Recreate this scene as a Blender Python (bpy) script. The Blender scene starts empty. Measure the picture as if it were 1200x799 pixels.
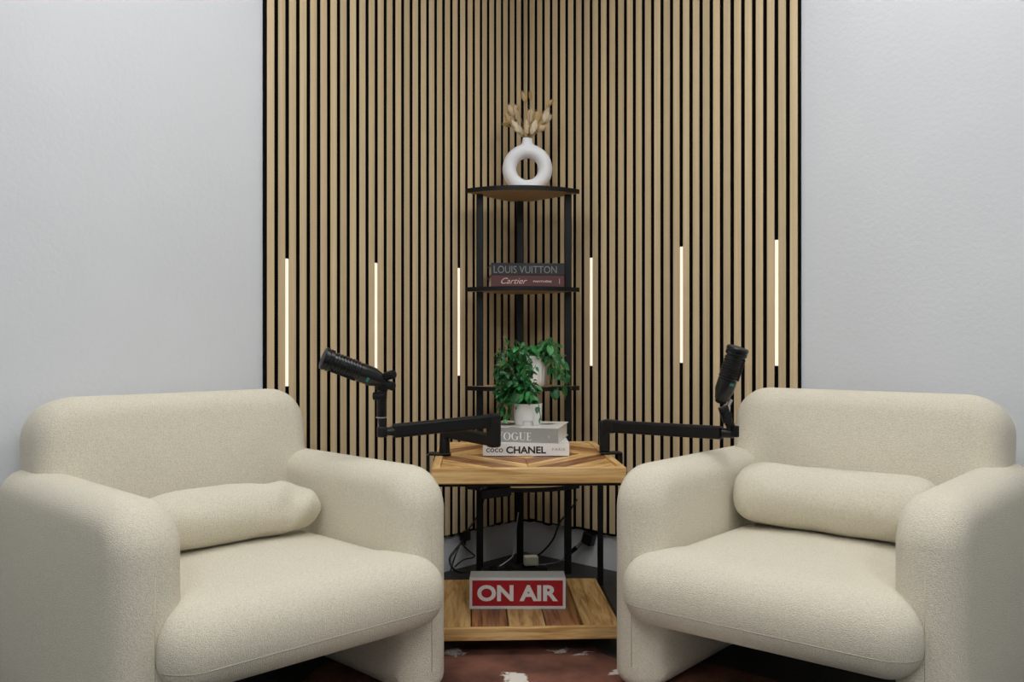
import bpy, bmesh, math, random
from mathutils import Vector, Matrix, noise

# ------------------------------------------------------------------ camera, light, exposure
scene = bpy.context.scene
C = scene.collection
PI = math.pi
R2 = math.sqrt(0.5)
DELTA = math.radians(2.596)            # camera turned slightly off the corner's bisector
CAM = Vector((-0.2141, -3.6931, 0.87))
FOC = 1058.0                           # focal length in pixels of a 1200 px wide frame

cam_data = bpy.data.cameras.new('camera')
cam_data.sensor_width = 36.0
cam_data.lens = FOC / 1200.0 * 36.0
cam_data.clip_start = 0.02
cam = bpy.data.objects.new('camera', cam_data)
C.objects.link(cam)
cam.location = CAM
cam.rotation_euler = (PI / 2, 0, -DELTA)
scene.camera = cam

world = bpy.data.worlds.new('world')
scene.world = world
world.use_nodes = True
world.node_tree.nodes['Background'].inputs[0].default_value = (0.85, 0.92, 1.0, 1)
world.node_tree.nodes['Background'].inputs[1].default_value = 0.05

scene.view_settings.view_transform = 'Standard'
scene.view_settings.look = 'None'
scene.view_settings.gamma = 1.0
scene.view_settings.use_curve_mapping = False
scene.view_settings.exposure = 0.0

# (x, y, size x, size y, strength) of the unseen ceiling lights; back pair added as fill
CEIL_LIGHTS = [(-0.70, -1.95, 0.6, 1.2, 8.6), (0.70, -1.95, 0.6, 1.2, 8.6), (-0.90, -4.6, 0.6, 1.2, 15.0), (0.70, -4.6, 0.6, 1.2, 15.0)]
LED_STRENGTH = 1.2
CEIL_Z = 2.72

random.seed(7)
RX = Vector((math.cos(DELTA), -math.sin(DELTA), 0))    # picture right, in the room
FW = Vector((math.sin(DELTA), math.cos(DELTA), 0))     # viewing direction, in the room


def at(px, py, Y):
    """room point that stands Y metres in front of the lens on the line of a pixel"""
    return CAM + RX * ((px - 600) / FOC * Y) + FW * Y + Vector((0, 0, (399.5 - py) / FOC * Y))


def at_z(px, py, z):
    Y = (CAM.z - z) * FOC / (py - 399.5)
    return at(px, py, Y)


# ------------------------------------------------------------------ materials
MATS = {}


def nt(name):
    m = bpy.data.materials.new(name)
    m.use_nodes = True
    t = m.node_tree
    return m, t, t.nodes['Principled BSDF']


def plain(name, col, rough=0.5, metal=0.0, spec=0.5, bump=0.0, bscale=100.0, sheen=0.0):
    if name in MATS:
        return MATS[name]
    m, t, b = nt(name)
    b.inputs['Base Color'].default_value = (*col, 1)
    b.inputs['Roughness'].default_value = rough
    b.inputs['Metallic'].default_value = metal
    b.inputs['Specular IOR Level'].default_value = spec
    if sheen:
        b.inputs['Sheen Weight'].default_value = sheen
    if bump:
        tc = t.nodes.new('ShaderNodeTexCoord')
        n = t.nodes.new('ShaderNodeTexNoise')
        n.inputs['Scale'].default_value = bscale
        n.inputs['Detail'].default_value = 3
        bp = t.nodes.new('ShaderNodeBump')
        bp.inputs['Strength'].default_value = bump
        bp.inputs['Distance'].default_value = 0.004
        t.links.new(tc.outputs['Object'], n.inputs['Vector'])
        t.links.new(n.outputs['Fac'], bp.inputs['Height'])
        t.links.new(bp.outputs['Normal'], b.inputs['Normal'])
    MATS[name] = m
    return m


def wood(name, c1, c2, axis='z', rough=0.55, fine=60.0, stretch=0.03, spec=0.4, knots=0.0, dark=None):
    """grain running along one object axis, tone shifted per object"""
    if name in MATS:
        return MATS[name]
    m, t, b = nt(name)
    L = t.links
    tc = t.nodes.new('ShaderNodeTexCoord')
    oi = t.nodes.new('ShaderNodeObjectInfo')
    mul = t.nodes.new('ShaderNodeVectorMath'); mul.operation = 'SCALE'
    comb = t.nodes.new('ShaderNodeCombineXYZ')
    for i in range(3):
        L.new(oi.outputs['Random'], comb.inputs[i])
    L.new(comb.outputs[0], mul.inputs[0]); mul.inputs['Scale'].default_value = 37.0
    add = t.nodes.new('ShaderNodeVectorMath'); add.operation = 'ADD'
    L.new(tc.outputs['Object'], add.inputs[0]); L.new(mul.outputs[0], add.inputs[1])
    mp = t.nodes.new('ShaderNodeMapping')
    s = [1.0, 1.0, 1.0]
    s['xyz'.index(axis)] = stretch
    mp.inputs['Scale'].default_value = s
    L.new(add.outputs[0], mp.inputs['Vector'])
    n1 = t.nodes.new('ShaderNodeTexNoise'); n1.inputs['Scale'].default_value = fine
    n1.inputs['Detail'].default_value = 5; n1.inputs['Roughness'].default_value = 0.6
    n1.inputs['Distortion'].default_value = 0.6
    L.new(mp.outputs[0], n1.inputs['Vector'])
    rp = t.nodes.new('ShaderNodeValToRGB')
    rp.color_ramp.elements[0].position = 0.44 if dark else 0.32; rp.color_ramp.elements[0].color = (*c1, 1)
    rp.color_ramp.elements[1].position = 0.62 if dark else 0.68; rp.color_ramp.elements[1].color = (*c2, 1)
    if dark:
        e = rp.color_ramp.elements.new(0.31); e.color = (*dark, 1)
    L.new(n1.outputs['Fac'], rp.inputs['Fac'])
    hsv = t.nodes.new('ShaderNodeHueSaturation')
    mr = t.nodes.new('ShaderNodeMapRange')
    mr.inputs['To Min'].default_value = 0.9; mr.inputs['To Max'].default_value = 1.1
    L.new(oi.outputs['Random'], mr.inputs['Value'])
    L.new(mr.outputs[0], hsv.inputs['Value'])
    L.new(rp.outputs['Color'], hsv.inputs['Color'])
    out = hsv.outputs['Color']
    if knots:
        v = t.nodes.new('ShaderNodeTexVoronoi'); v.inputs['Scale'].default_value = 9.0
        L.new(add.outputs[0], v.inputs['Vector'])
        r2 = t.nodes.new('ShaderNodeValToRGB')
        r2.color_ramp.elements[0].position = 0.03; r2.color_ramp.elements[0].color = (0.12, 0.08, 0.05, 1)
        r2.color_ramp.elements[1].position = 0.075; r2.color_ramp.elements[1].color = (1, 1, 1, 1)
        L.new(v.outputs['Distance'], r2.inputs['Fac'])
        mx = t.nodes.new('ShaderNodeMix'); mx.data_type = 'RGBA'; mx.blend_type = 'MULTIPLY'
        mx.inputs['Factor'].default_value = knots
        L.new(out, mx.inputs['A']); L.new(r2.outputs['Color'], mx.inputs['B'])
        out = mx.outputs['Result']
    L.new(out, b.inputs['Base Color'])
    b.inputs['Roughness'].default_value = rough
    b.inputs['Specular IOR Level'].default_value = spec
    bp = t.nodes.new('ShaderNodeBump'); bp.inputs['Strength'].default_value = 0.15
    bp.inputs['Distance'].default_value = 0.001
    L.new(n1.outputs['Fac'], bp.inputs['Height']); L.new(bp.outputs['Normal'], b.inputs['Normal'])
    MATS[name] = m
    return m


def boucle(name, col, col2):
    m, t, b = nt(name)
    L = t.links
    tc = t.nodes.new('ShaderNodeTexCoord')
    v = t.nodes.new('ShaderNodeTexVoronoi'); v.inputs['Scale'].default_value = 460.0
    v.inputs['Randomness'].default_value = 1.0
    n = t.nodes.new('ShaderNodeTexNoise'); n.inputs['Scale'].default_value = 380.0
    n.inputs['Detail'].default_value = 3
    n2 = t.nodes.new('ShaderNodeTexNoise'); n2.inputs['Scale'].default_value = 260.0
    n2.inputs['Detail'].default_value = 2
    for k in (v, n, n2):
        L.new(tc.outputs['Object'], k.inputs['Vector'])
    a = t.nodes.new('ShaderNodeMath'); a.operation = 'MULTIPLY_ADD'
    L.new(v.outputs['Distance'], a.inputs[0]); a.inputs[1].default_value = -0.8
    L.new(n.outputs['Fac'], a.inputs[2])
    rp = t.nodes.new('ShaderNodeValToRGB')
    rp.color_ramp.elements[0].position = 0.3; rp.color_ramp.elements[0].color = (*col2, 1)
    rp.color_ramp.elements[1].position = 0.62; rp.color_ramp.elements[1].color = (*col, 1)
    L.new(n2.outputs['Fac'], rp.inputs['Fac'])
    L.new(rp.outputs['Color'], b.inputs['Base Color'])
    b.inputs['Roughness'].default_value = 0.95
    b.inputs['Specular IOR Level'].default_value = 0.15
    b.inputs['Sheen Weight'].default_value = 0.15
    b.inputs['Sheen Roughness'].default_value = 0.6
    bp = t.nodes.new('ShaderNodeBump'); bp.inputs['Strength'].default_value = 0.75
    bp.inputs['Distance'].default_value = 0.003
    L.new(a.outputs[0], bp.inputs['Height']); L.new(bp.outputs['Normal'], b.inputs['Normal'])
    return m


def wall_paint(name, col):
    m, t, b = nt(name)
    L = t.links
    tc = t.nodes.new('ShaderNodeTexCoord')
    n = t.nodes.new('ShaderNodeTexNoise'); n.inputs['Scale'].default_value = 75.0
    n.inputs['Detail'].default_value = 3; n.inputs['Roughness'].default_value = 0.55
    n2 = t.nodes.new('ShaderNodeTexNoise'); n2.inputs['Scale'].default_value = 2.2
    L.new(tc.outputs['Object'], n.inputs['Vector']); L.new(tc.outputs['Object'], n2.inputs['Vector'])
    rp = t.nodes.new('ShaderNodeValToRGB')
    rp.color_ramp.elements[0].position = 0.3; rp.color_ramp.elements[0].color = (col[0] * .96, col[1] * .96, col[2] * .965, 1)
    rp.color_ramp.elements[1].position = 0.7; rp.color_ramp.elements[1].color = (*col, 1)
    L.new(n2.outputs['Fac'], rp.inputs['Fac']); L.new(rp.outputs['Color'], b.inputs['Base Color'])
    b.inputs['Roughness'].default_value = 0.75
    b.inputs['Specular IOR Level'].default_value = 0.25
    bp = t.nodes.new('ShaderNodeBump'); bp.inputs['Strength'].default_value = 0.2
    bp.inputs['Distance'].default_value = 0.004
    L.new(n.outputs['Fac'], bp.inputs['Height']); L.new(bp.outputs['Normal'], b.inputs['Normal'])
    return m


def emit(name, col, s):
    m = bpy.data.materials.new(name); m.use_nodes = True
    t = m.node_tree
    t.nodes.remove(t.nodes['Principled BSDF'])
    e = t.nodes.new('ShaderNodeEmission')
    e.inputs[0].default_value = (*col, 1); e.inputs[1].default_value = s
    t.links.new(e.outputs[0], t.nodes['Material Output'].inputs[0])
    return m


M_WALL = wall_paint('white_orange_peel_paint', (0.705, 0.722, 0.745))
M_CEIL = wall_paint('ceiling_paint', (0.80, 0.80, 0.80))
M_SLAT = wood('oak_slat', (0.555, 0.422, 0.248), (0.69, 0.538, 0.330), 'z', 0.55, 130.0, 0.012)
M_FELT = plain('black_felt', (0.006, 0.0055, 0.005), 0.95, spec=0.05)
M_CORE = plain('black_core', (0.006, 0.005, 0.004), 0.85, spec=0.1)
M_LED = emit('warm_led', (1.0, 0.83, 0.66), LED_STRENGTH)
M_BOUCLE = boucle('cream_boucle', (0.81, 0.752, 0.61), (0.69, 0.635, 0.50))
M_SEAM = plain('cream_seam', (0.52, 0.475, 0.38), 0.95, spec=0.1)
M_BLACK = plain('satin_black_metal', (0.0045, 0.0045, 0.005), 0.45, spec=0.3)
M_BLACKP = plain('black_plastic', (0.0045, 0.0045, 0.005), 0.33, spec=0.4)
M_RUBBER = plain('black_rubber', (0.004, 0.004, 0.0045), 0.6, spec=0.25)
M_STEEL = plain('brushed_steel', (0.45, 0.45, 0.46), 0.35, metal=0.9)
M_MDF = wood('shelf_board_brown', (0.40, 0.24, 0.12), (0.52, 0.33, 0.18), 'x', 0.5, 50.0, 0.05)
M_CERAM = plain('matte_white_ceramic', (0.83, 0.85, 0.89), 0.55, spec=0.35, bump=0.05, bscale=200)
M_POT = plain('white_pot', (0.80, 0.79, 0.76), 0.45, spec=0.4)
M_PLANK_L = wood('acacia_light', (0.55, 0.31, 0.10), (0.80, 0.53, 0.23), 'y', 0.42, 60.0, 0.08, knots=0.75, dark=(0.26, 0.11, 0.03))
M_PLANK_D = wood('acacia_dark', (0.20, 0.075, 0.024), (0.42, 0.19, 0.07), 'y', 0.42, 70.0, 0.06, knots=0.6, dark=(0.07, 0.024, 0.008))
M_PLANK_X = wood('acacia_edge', (0.54, 0.31, 0.105), (0.78, 0.53, 0.24), 'x', 0.45, 55.0, 0.06, knots=0.7, dark=(0.34, 0.165, 0.05))
M_PAPER = plain('page_paper', (0.72, 0.69, 0.62), 0.8, spec=0.2)
M_SOIL = plain('soil', (0.03, 0.02, 0.014), 0.95, bump=1.0, bscale=120)
M_STEM = plain('vine_stem', (0.045, 0.16, 0.03), 0.55)


# ------------------------------------------------------------------ mesh helpers
def link(name, me, mat=None, parent=None, smooth=False):
    o = bpy.data.objects.new(name, me)
    C.objects.link(o)
    if mat and not me.materials:
        me.materials.append(mat)
    if parent:
        o.parent = parent
    if smooth:
        for p in me.polygons:
            p.use_smooth = True
    return o


def pyd(name, vs, fs, mat=None, parent=None, smooth=False):
    me = bpy.data.meshes.new(name)
    me.from_pydata([tuple(v) for v in vs], [], fs)
    me.validate()
    bm = bmesh.new(); bm.from_mesh(me)
    bmesh.ops.recalc_face_normals(bm, faces=bm.faces)
    bm.to_mesh(me); bm.free()
    return link(name, me, mat, parent, smooth)


def frombm(name, bm, mat=None, parent=None, smooth=False):
    bmesh.ops.recalc_face_normals(bm, faces=bm.faces)
    me = bpy.data.meshes.new(name)
    bm.to_mesh(me); bm.free()
    return link(name, me, mat, parent, smooth)


def thing(name, label, cat, loc=(0, 0, 0), rotz=0.0, group=None):
    o = bpy.data.objects.new(name, None)
    C.objects.link(o)
    o.empty_display_size = 0.05
    o.location = loc
    o.rotation_euler = (0, 0, rotz)
    return tag(o, label, cat, group)


def tag(o, label, cat, group=None):
    o['label'] = label; o['category'] = cat
    if group:
        o['group'] = group
    return o


def struct(o, label=None):
    o['kind'] = 'structure'
    if label:
        o['label'] = label
    return o


def bm_box(bm, c, s, mat=None):
    r = bmesh.ops.create_cube(bm, size=1.0)
    for v in r['verts']:
        v.co = Vector((v.co.x * s[0], v.co.y * s[1], v.co.z * s[2]))
        if mat is not None:
            v.co = mat @ v.co
        v.co += Vector(c)
    return r['verts']


def box(name, c, s, mat, parent=None, bev=0.0, seg=2, rot=None):
    bm = bmesh.new()
    bm_box(bm, (0, 0, 0), s)
    if bev:
        bmesh.ops.bevel(bm, geom=bm.edges[:], offset=bev, segments=seg, affect='EDGES', profile=0.5)
    for v in bm.verts:
        if rot is not None:
            v.co = rot @ v.co
        v.co += Vector(c)
    return frombm(name, bm, mat, parent, False)


def prism(name, pts, z0, z1, mat, parent=None, bev=0.0):
    """upright prism over a polygon in plan"""
    bm = bmesh.new()
    lo = [bm.verts.new((x, y, z0)) for x, y in pts]
    hi = [bm.verts.new((x, y, z1)) for x, y in pts]
    n = len(pts)
    bm.faces.new(lo[::-1]); bm.faces.new(hi)
    for i in range(n):
        bm.faces.new((lo[i], lo[(i + 1) % n], hi[(i + 1) % n], hi[i]))
    if bev:
        es = [e for e in bm.edges if abs(e.verts[0].co.z - z1) < 1e-6 and abs(e.verts[1].co.z - z1) < 1e-6]
        bmesh.ops.bevel(bm, geom=es, offset=bev, segments=1, affect='EDGES')
    return frombm(name, bm, mat, parent)


def lathe_data(prof, n=32):
    vs, fs = [], []
    for r, z in prof:
        for i in range(n):
            a = 2 * PI * i / n
            vs.append(Vector((r * math.cos(a), r * math.sin(a), z)))
    m = len(prof)
    for j in range(m - 1):
        for i in range(n):
            fs.append((j * n + i, j * n + (i + 1) % n, (j + 1) * n + (i + 1) % n, (j + 1) * n + i))
    fs.append(tuple(range(n))[::-1])
    fs.append(tuple((m - 1) * n + i for i in range(n)))
    return vs, fs


def axis_matrix(p0, p1):
    d = (Vector(p1) - Vector(p0)).normalized()
    q = Vector((0, 0, 1)).rotation_difference(d)
    return Matrix.Translation(Vector(p0)) @ q.to_matrix().to_4x4()


def lathe(name, prof, mat, parent=None, n=32, M=None, smooth=True):
    vs, fs = lathe_data(prof, n)
    if M is not None:
        vs = [M @ v for v in vs]
    o = pyd(name, vs, fs, mat, parent, smooth)
    if smooth:
        sharp(o)
    return o


def sharp(o, ang=40):
    me = o.data
    for p in me.polygons:
        p.use_smooth = True
    bm = bmesh.new(); bm.from_mesh(me)
    lim = math.radians(ang)
    for e in bm.edges:
        if len(e.link_faces) == 2 and e.calc_face_angle(0) > lim:
            e.smooth = False
    bm.to_mesh(me); bm.free()
    return o


def cyl(name, p0, p1, r, mat, parent=None, n=20, r2=None, bev=0.0):
    p0, p1 = Vector(p0), Vector(p1)
    h = (p1 - p0).length
    r2 = r if r2 is None else r2
    prof = [(r, 0), (r2, h)] if not bev else [(r - bev, 0), (r, bev), (r2, h - bev), (r2 - bev, h)]
    return lathe(name, prof, mat, parent, n, axis_matrix(p0, p1))


def catmull(pts, k=8, closed=False):
    P = [Vector(p) for p in pts]
    out = []
    n = len(P)
    for i in range(n - 1):
        p0 = P[max(i - 1, 0)]; p1 = P[i]; p2 = P[i + 1]; p3 = P[min(i + 2, n - 1)]
        for j in range(k):
            t = j / k
            out.append(0.5 * ((2 * p1) + (-p0 + p2) * t + (2 * p0 - 5 * p1 + 4 * p2 - p3) * t * t + (-p0 + 3 * p1 - 3 * p2 + p3) * t ** 3))
    out.append(P[-1])
    return out


def tube_data(path, r, n=8):
    path = [Vector(p) for p in path]
    vs, fs = [], []
    up = None
    m = len(path)
    for i, p in enumerate(path):
        d = (path[min(i + 1, m - 1)] - path[max(i - 1, 0)]).normalized()
        if up is None:
            up = d.orthogonal().normalized()
        up = (up - d * up.dot(d)).normalized()
        b = d.cross(up)
        rr = r(i / (m - 1)) if callable(r) else r
        for k in range(n):
            a = 2 * PI * k / n
            vs.append(p + (up * math.cos(a) + b * math.sin(a)) * rr)
    for i in range(m - 1):
        for k in range(n):
            fs.append((i * n + k, i * n + (k + 1) % n, (i + 1) * n + (k + 1) % n, (i + 1) * n + k))
    fs.append(tuple(range(n))[::-1]); fs.append(tuple((m - 1) * n + k for k in range(n)))
    return vs, fs


def tube(name, path, r, mat, parent=None, n=8):
    vs, fs = tube_data(path, r, n)
    return pyd(name, vs, fs, mat, parent, True)


def bar(name, p0, p1, w, h, mat, parent=None, bev=0.003):
    """rectangular bar from p0 to p1, w sideways and h upwards"""
    p0, p1 = Vector(p0), Vector(p1)
    d = p1 - p0
    L = d.length
    d.normalize()
    up = Vector((0, 0, 1)) if abs(d.z) < 0.95 else FW.copy()
    s = d.cross(up).normalized(); u = s.cross(d)
    R = Matrix((d, s, u)).transposed()
    return box(name, (p0 + p1) / 2, (L, w, h), mat, parent, bev, 2, R)


def rrect(w, h, radii, n=8):
    """rounded rectangle, radii for (+,+) (-,+) (-,-) (+,-)"""
    pts = []
    for q, (sx, sy) in enumerate(((1, 1), (-1, 1), (-1, -1), (1, -1))):
        r = min(radii[q], w / 2 - 1e-4, h / 2 - 1e-4)
        r = max(r, 1e-4)
        cx, cy = sx * (w / 2 - r), sy * (h / 2 - r)
        for i in range(n + 1):
            a = PI / 2 * (q + i / n)
            pts.append((cx + r * math.cos(a), cy + r * math.sin(a)))
    return pts


def slab_data(w, h, radii, t, e, n=8, m=6, crown=0.0, rings=6):
    """rounded slab in the local xy plane, thickness along z, edges rounded by e, faces domed by crown"""
    loops = []
    for i in range(m + 1):
        a = PI / 2 * i / m
        ins = e * (1 - math.sin(a)); z = -t / 2 + e * (1 - math.cos(a))
        loops.append((ins, z))
    loops = loops + [(i, -z) for i, z in loops[::-1]]
    vs, fs = [], []
    polys = []
    for ins, z in loops:
        p = rrect(w - 2 * ins, h - 2 * ins, [max(r - ins, 0.003) for r in radii], n)
        polys.append([(x, y, z) for x, y in p])
    base = polys[0]

    def cap(sgn):
        out = []
        for k in range(1, rings):
            s = 1 - k / rings
            out.append([(x * s, y * s, sgn * (t / 2 + crown * (1 - s * s))) for x, y, _ in base])
        return out
    polys = cap(-1)[::-1] + polys + cap(1)
    N = len(base)
    for p in polys:
        vs += [Vector(v) for v in p]
    for j in range(len(polys) - 1):
        for i in range(N):
            fs.append((j * N + i, j * N + (i + 1) % N, (j + 1) * N + (i + 1) % N, (j + 1) * N + i))
    c0 = len(vs); vs.append(Vector((0, 0, -(t / 2 + crown))))
    c1 = len(vs); vs.append(Vector((0, 0, t / 2 + crown)))
    for i in range(N):
        fs.append((c0, (i + 1) % N, i))
        b = (len(polys) - 1) * N
        fs.append((c1, b + i, b + (i + 1) % N))
    return vs, fs


def remesh(parts, vox, smooth_it, name):
    """fuse several closed shells into one soft skin"""
    vs, fs = [], []
    for v, f in parts:
        o = len(vs)
        vs += v
        fs += [tuple(i + o for i in q) for q in f]
    tmp = pyd(name + '_tmp', vs, fs)
    md = tmp.modifiers.new('r', 'REMESH'); md.mode = 'VOXEL'; md.voxel_size = vox
    ms = tmp.modifiers.new('s', 'SMOOTH'); ms.factor = 0.5; ms.iterations = smooth_it
    dg = bpy.context.evaluated_depsgraph_get()
    me = bpy.data.meshes.new_from_object(tmp.evaluated_get(dg))
    me.name = name
    old = tmp.data
    bpy.data.objects.remove(tmp); bpy.data.meshes.remove(old)
    return me


def lettering(name, text, size, mat, parent, M, depth=0.0004, bold=0.0, shear=0.0, xs=1.0, spacing=1.0, width=None):
    """flat raised lettering, local x to the right and y up, centred; M puts it in place"""
    cu = bpy.data.curves.new('t', 'FONT')
    cu.body = text; cu.size = size; cu.extrude = depth; cu.offset = bold; cu.shear = shear
    cu.align_x = 'CENTER'; cu.align_y = 'CENTER'; cu.space_character = spacing
    cu.resolution_u = 4
    ob = bpy.data.objects.new('t', cu); C.objects.link(ob)
    dg = bpy.context.evaluated_depsgraph_get(); dg.update()
    me = bpy.data.meshes.new_from_object(ob.evaluated_get(dg))
    bpy.data.objects.remove(ob); bpy.data.curves.remove(cu)
    xsn = [v.co.x for v in me.vertices]; ysn = [v.co.y for v in me.vertices]
    cx, cy = (min(xsn) + max(xsn)) / 2, (min(ysn) + max(ysn)) / 2
    if width:
        xs = width / (max(xsn) - min(xsn))
    hs = size / (max(ysn) - min(ysn))          # size is the letter height
    for v in me.vertices:
        v.co = M @ Vector(((v.co.x - cx) * xs, (v.co.y - cy) * hs, v.co.z))
    me.name = name
    me.materials.clear()
    return link(name, me, mat, parent)


# front-facing plane: local x right, y up, z towards the viewer (local -y of the thing)
def face_matrix(x, y, z):
    return Matrix.Translation((x, y, z)) @ Matrix(((1, 0, 0, 0), (0, 0, -1, 0), (0, 1, 0, 0), (0, 0, 0, 1)))


# ------------------------------------------------------------------ room
WL = 5.2                # wall length
TB = 0.021              # slat panel thickness: white walls lie this far behind the slat faces
dl = Vector((-R2, -R2, 0)); nl = Vector((R2, -R2, 0))      # left wall: along / into the room
dr = Vector((R2, -R2, 0)); nr = Vector((-R2, -R2, 0))      # right wall
cor = Vector((0, TB / R2, 0))                              # plaster corner


def wall(name, p0, p1, nin, th=0.1):
    pts = [p0, p1, p1 - nin * th, p0 - nin * th]
    o = prism(name, [(p.x, p.y) for p in pts], 0, CEIL_Z, M_WALL)
    return struct(o)


wall('wall_left', cor, cor + dl * WL, nl)
wall('wall_right', cor, cor + dr * WL, nr)
pl_, pr_ = cor + dl * WL, cor + dr * WL
far = pl_ + dr * WL
wall('wall_back_left', pl_, far, -dl)
wall('wall_back_right', pr_, far, -dr)
m_floor = wood('dark_floor', (0.018, 0.017, 0.016), (0.034, 0.031, 0.028), 'x', 0.55, 30.0, 0.06)
q = [cor + Vector((0, .2, 0)), pl_ + Vector((-.2, 0, 0)), far + Vector((0, -.2, 0)), pr_ + Vector((.2, 0, 0))]
struct(prism('floor', [(p.x, p.y) for p in q], -0.08, 0.0, m_floor))
struct(prism('ceiling', [(p.x, p.y) for p in q], CEIL_Z, CEIL_Z + 0.08, M_CEIL))

# unseen ceiling panels: main pair over the chairs, added fill pair behind the camera
for i, (x, y, sx, sy, s) in enumerate(CEIL_LIGHTS):
    t = thing('unseen_ceiling_light', ['flat white ceiling light panel above the left armchair',
                                'flat white ceiling light panel above the right armchair',
                                'added fill light panel on the ceiling at the open end of the room, left side',
                                'added fill light panel on the ceiling at the open end of the room, right side'][i],
              'ceiling light', (x, y, CEIL_Z))
    bm = bmesh.new()
    for a, b, c, d in ((0, sy / 2 + .01, sx + .04, .02), (0, -sy / 2 - .01, sx + .04, .02),
                       (sx / 2 + .01, 0, .02, sy), (-sx / 2 - .01, 0, .02, sy)):
        bm_box(bm, (a, b, -0.015), (c, d, 0.03))
    frombm('frame', bm, M_POT, t)
    box('diffuser', (0, 0, -0.012), (sx, sy, 0.016), emit('ceiling_diffuser_%d' % i, (0.985, 0.985, 0.975), s), t)

# ------------------------------------------------------------------ slat panels
P = 0.04
SW, ST = 0.0262, 0.011
ZB, ZT = 0.145, 2.545
slat_me = {}


def slat_mesh(w):
    key = round(w, 4)
    if key not in slat_me:
        bm = bmesh.new()
        bm_box(bm, (0, 0, 0), (w, ST, ZT - ZB))
        es = [e for e in bm.edges if abs(e.verts[0].co.z - e.verts[1].co.z) > 1]
        bmesh.ops.bevel(bm, geom=es, offset=0.0008, segments=1, affect='EDGES')
        me = bpy.data.meshes.new('slat'); bm.to_mesh(me); bm.free()
        me.materials.append(M_SLAT); me.materials.append(M_CORE)
        for p in me.polygons:          # veneer on the face, black core on the sides
            p.material_index = 0 if p.normal.y < -0.5 else 1
        slat_me[key] = me
    return slat_me[key]


def panel(along, nin, rz, label, centres, s0, s1):
    t = thing('slat_panel', label, 'wall panel', (0, 0, 0))
    # felt backing with a slightly frayed lower edge
    vs, fs = [], []
    n = 60
    for k in range(n + 1):
        s = s0 + (s1 - s0) * k / n
        zb = ZB - 0.006 - random.random() * 0.010
        for dpt in (ST + 0.0, TB - 0.0005):
            p = along * s - nin * dpt
            vs += [(p.x, p.y, zb), (p.x, p.y, ZT)]
    for k in range(n):
        a = 4 * k; b = a + 4
        fs += [(a, b, b + 1, a + 1), (a + 2, a + 3, b + 3, b + 2), (a, a + 2, b + 2, b), (a + 1, b + 1, b + 3, a + 3)]
    fs += [(0, 1, 3, 2), (4 * n, 4 * n + 2, 4 * n + 3, 4 * n + 1)]
    pyd('felt_backing', vs, fs, M_FELT, t)
    for s, w in centres:
        o = bpy.data.objects.new('slat', slat_mesh(w)); C.objects.link(o)
        p = along * s - nin * (ST / 2)
        o.location = (p.x, p.y, (ZB + ZT) / 2 + random.uniform(-0.004, 0.004))
        o.rotation_euler = (0, 0, rz); o.parent = t
    return t


SL0, SR0 = 1.2071, 0.0272
panel(dl, nl, PI / 4, 'oak slat panel with black felt gaps on the left wall of the corner',
      [(SL0 - 0.02 - P * k, SW) for k in range(30)], -0.009, SL0 - 0.0035)
panel(dr, nr, -PI / 4, 'oak slat panel with black felt gaps on the right wall of the corner',
      [(0.0112, 0.0205)] + [(SR0 + 0.02 + P * k, SW) for k in range(29)], -0.0115, SR0 + P * 29 - 0.0035)


def led(along, nin, s, rz, ytop, ybot, label):
    p = along * s
    rel = p - Vector((CAM.x, CAM.y, 0))
    Y = rel.dot(FW)
    z1 = CAM.z + (399.5 - ytop) / FOC * Y; z0 = CAM.z + (399.5 - ybot) / FOC * Y
    c = p - nin * 0.0045
    t = thing('light_strip', label, 'light strip', (c.x, c.y, z0), rz, 'warm light strips between the slats')
    h = z1 - z0
    box('channel', (0, 0.0030, h / 2), (0.0115, 0.0065, h + 0.006), M_BLACKP, t)
    box('diffuser', (0, -0.0020, h / 2), (0.0115, 0.004, h), M_LED, t, 0.0008, 1)


Lg = lambda k: SL0 - P * k
Rg = lambda k: SR0 + P * k
led(dl, nl, Lg(2), PI / 4, 303, 452.5, 'lit warm white strip above the left armchair, nearest the left white wall')
led(dl, nl, Lg(11), PI / 4, 308, 446, 'lit warm white strip behind the left microphone')
led(dl, nl, Lg(21), PI / 4, 314, 440, 'lit warm white strip just left of the black corner shelf')
led(dr, nr, Rg(8), -PI / 4, 302, 428.5, 'lit warm white strip just right of the black corner shelf')
led(dr, nr, Rg(18), -PI / 4, 289, 425, 'lit warm white strip just left of the right microphone')
led(dr, nr, Rg(27), -PI / 4, 281, 428.5, 'lit warm white strip above the right armchair, nearest the right white wall')

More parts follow.
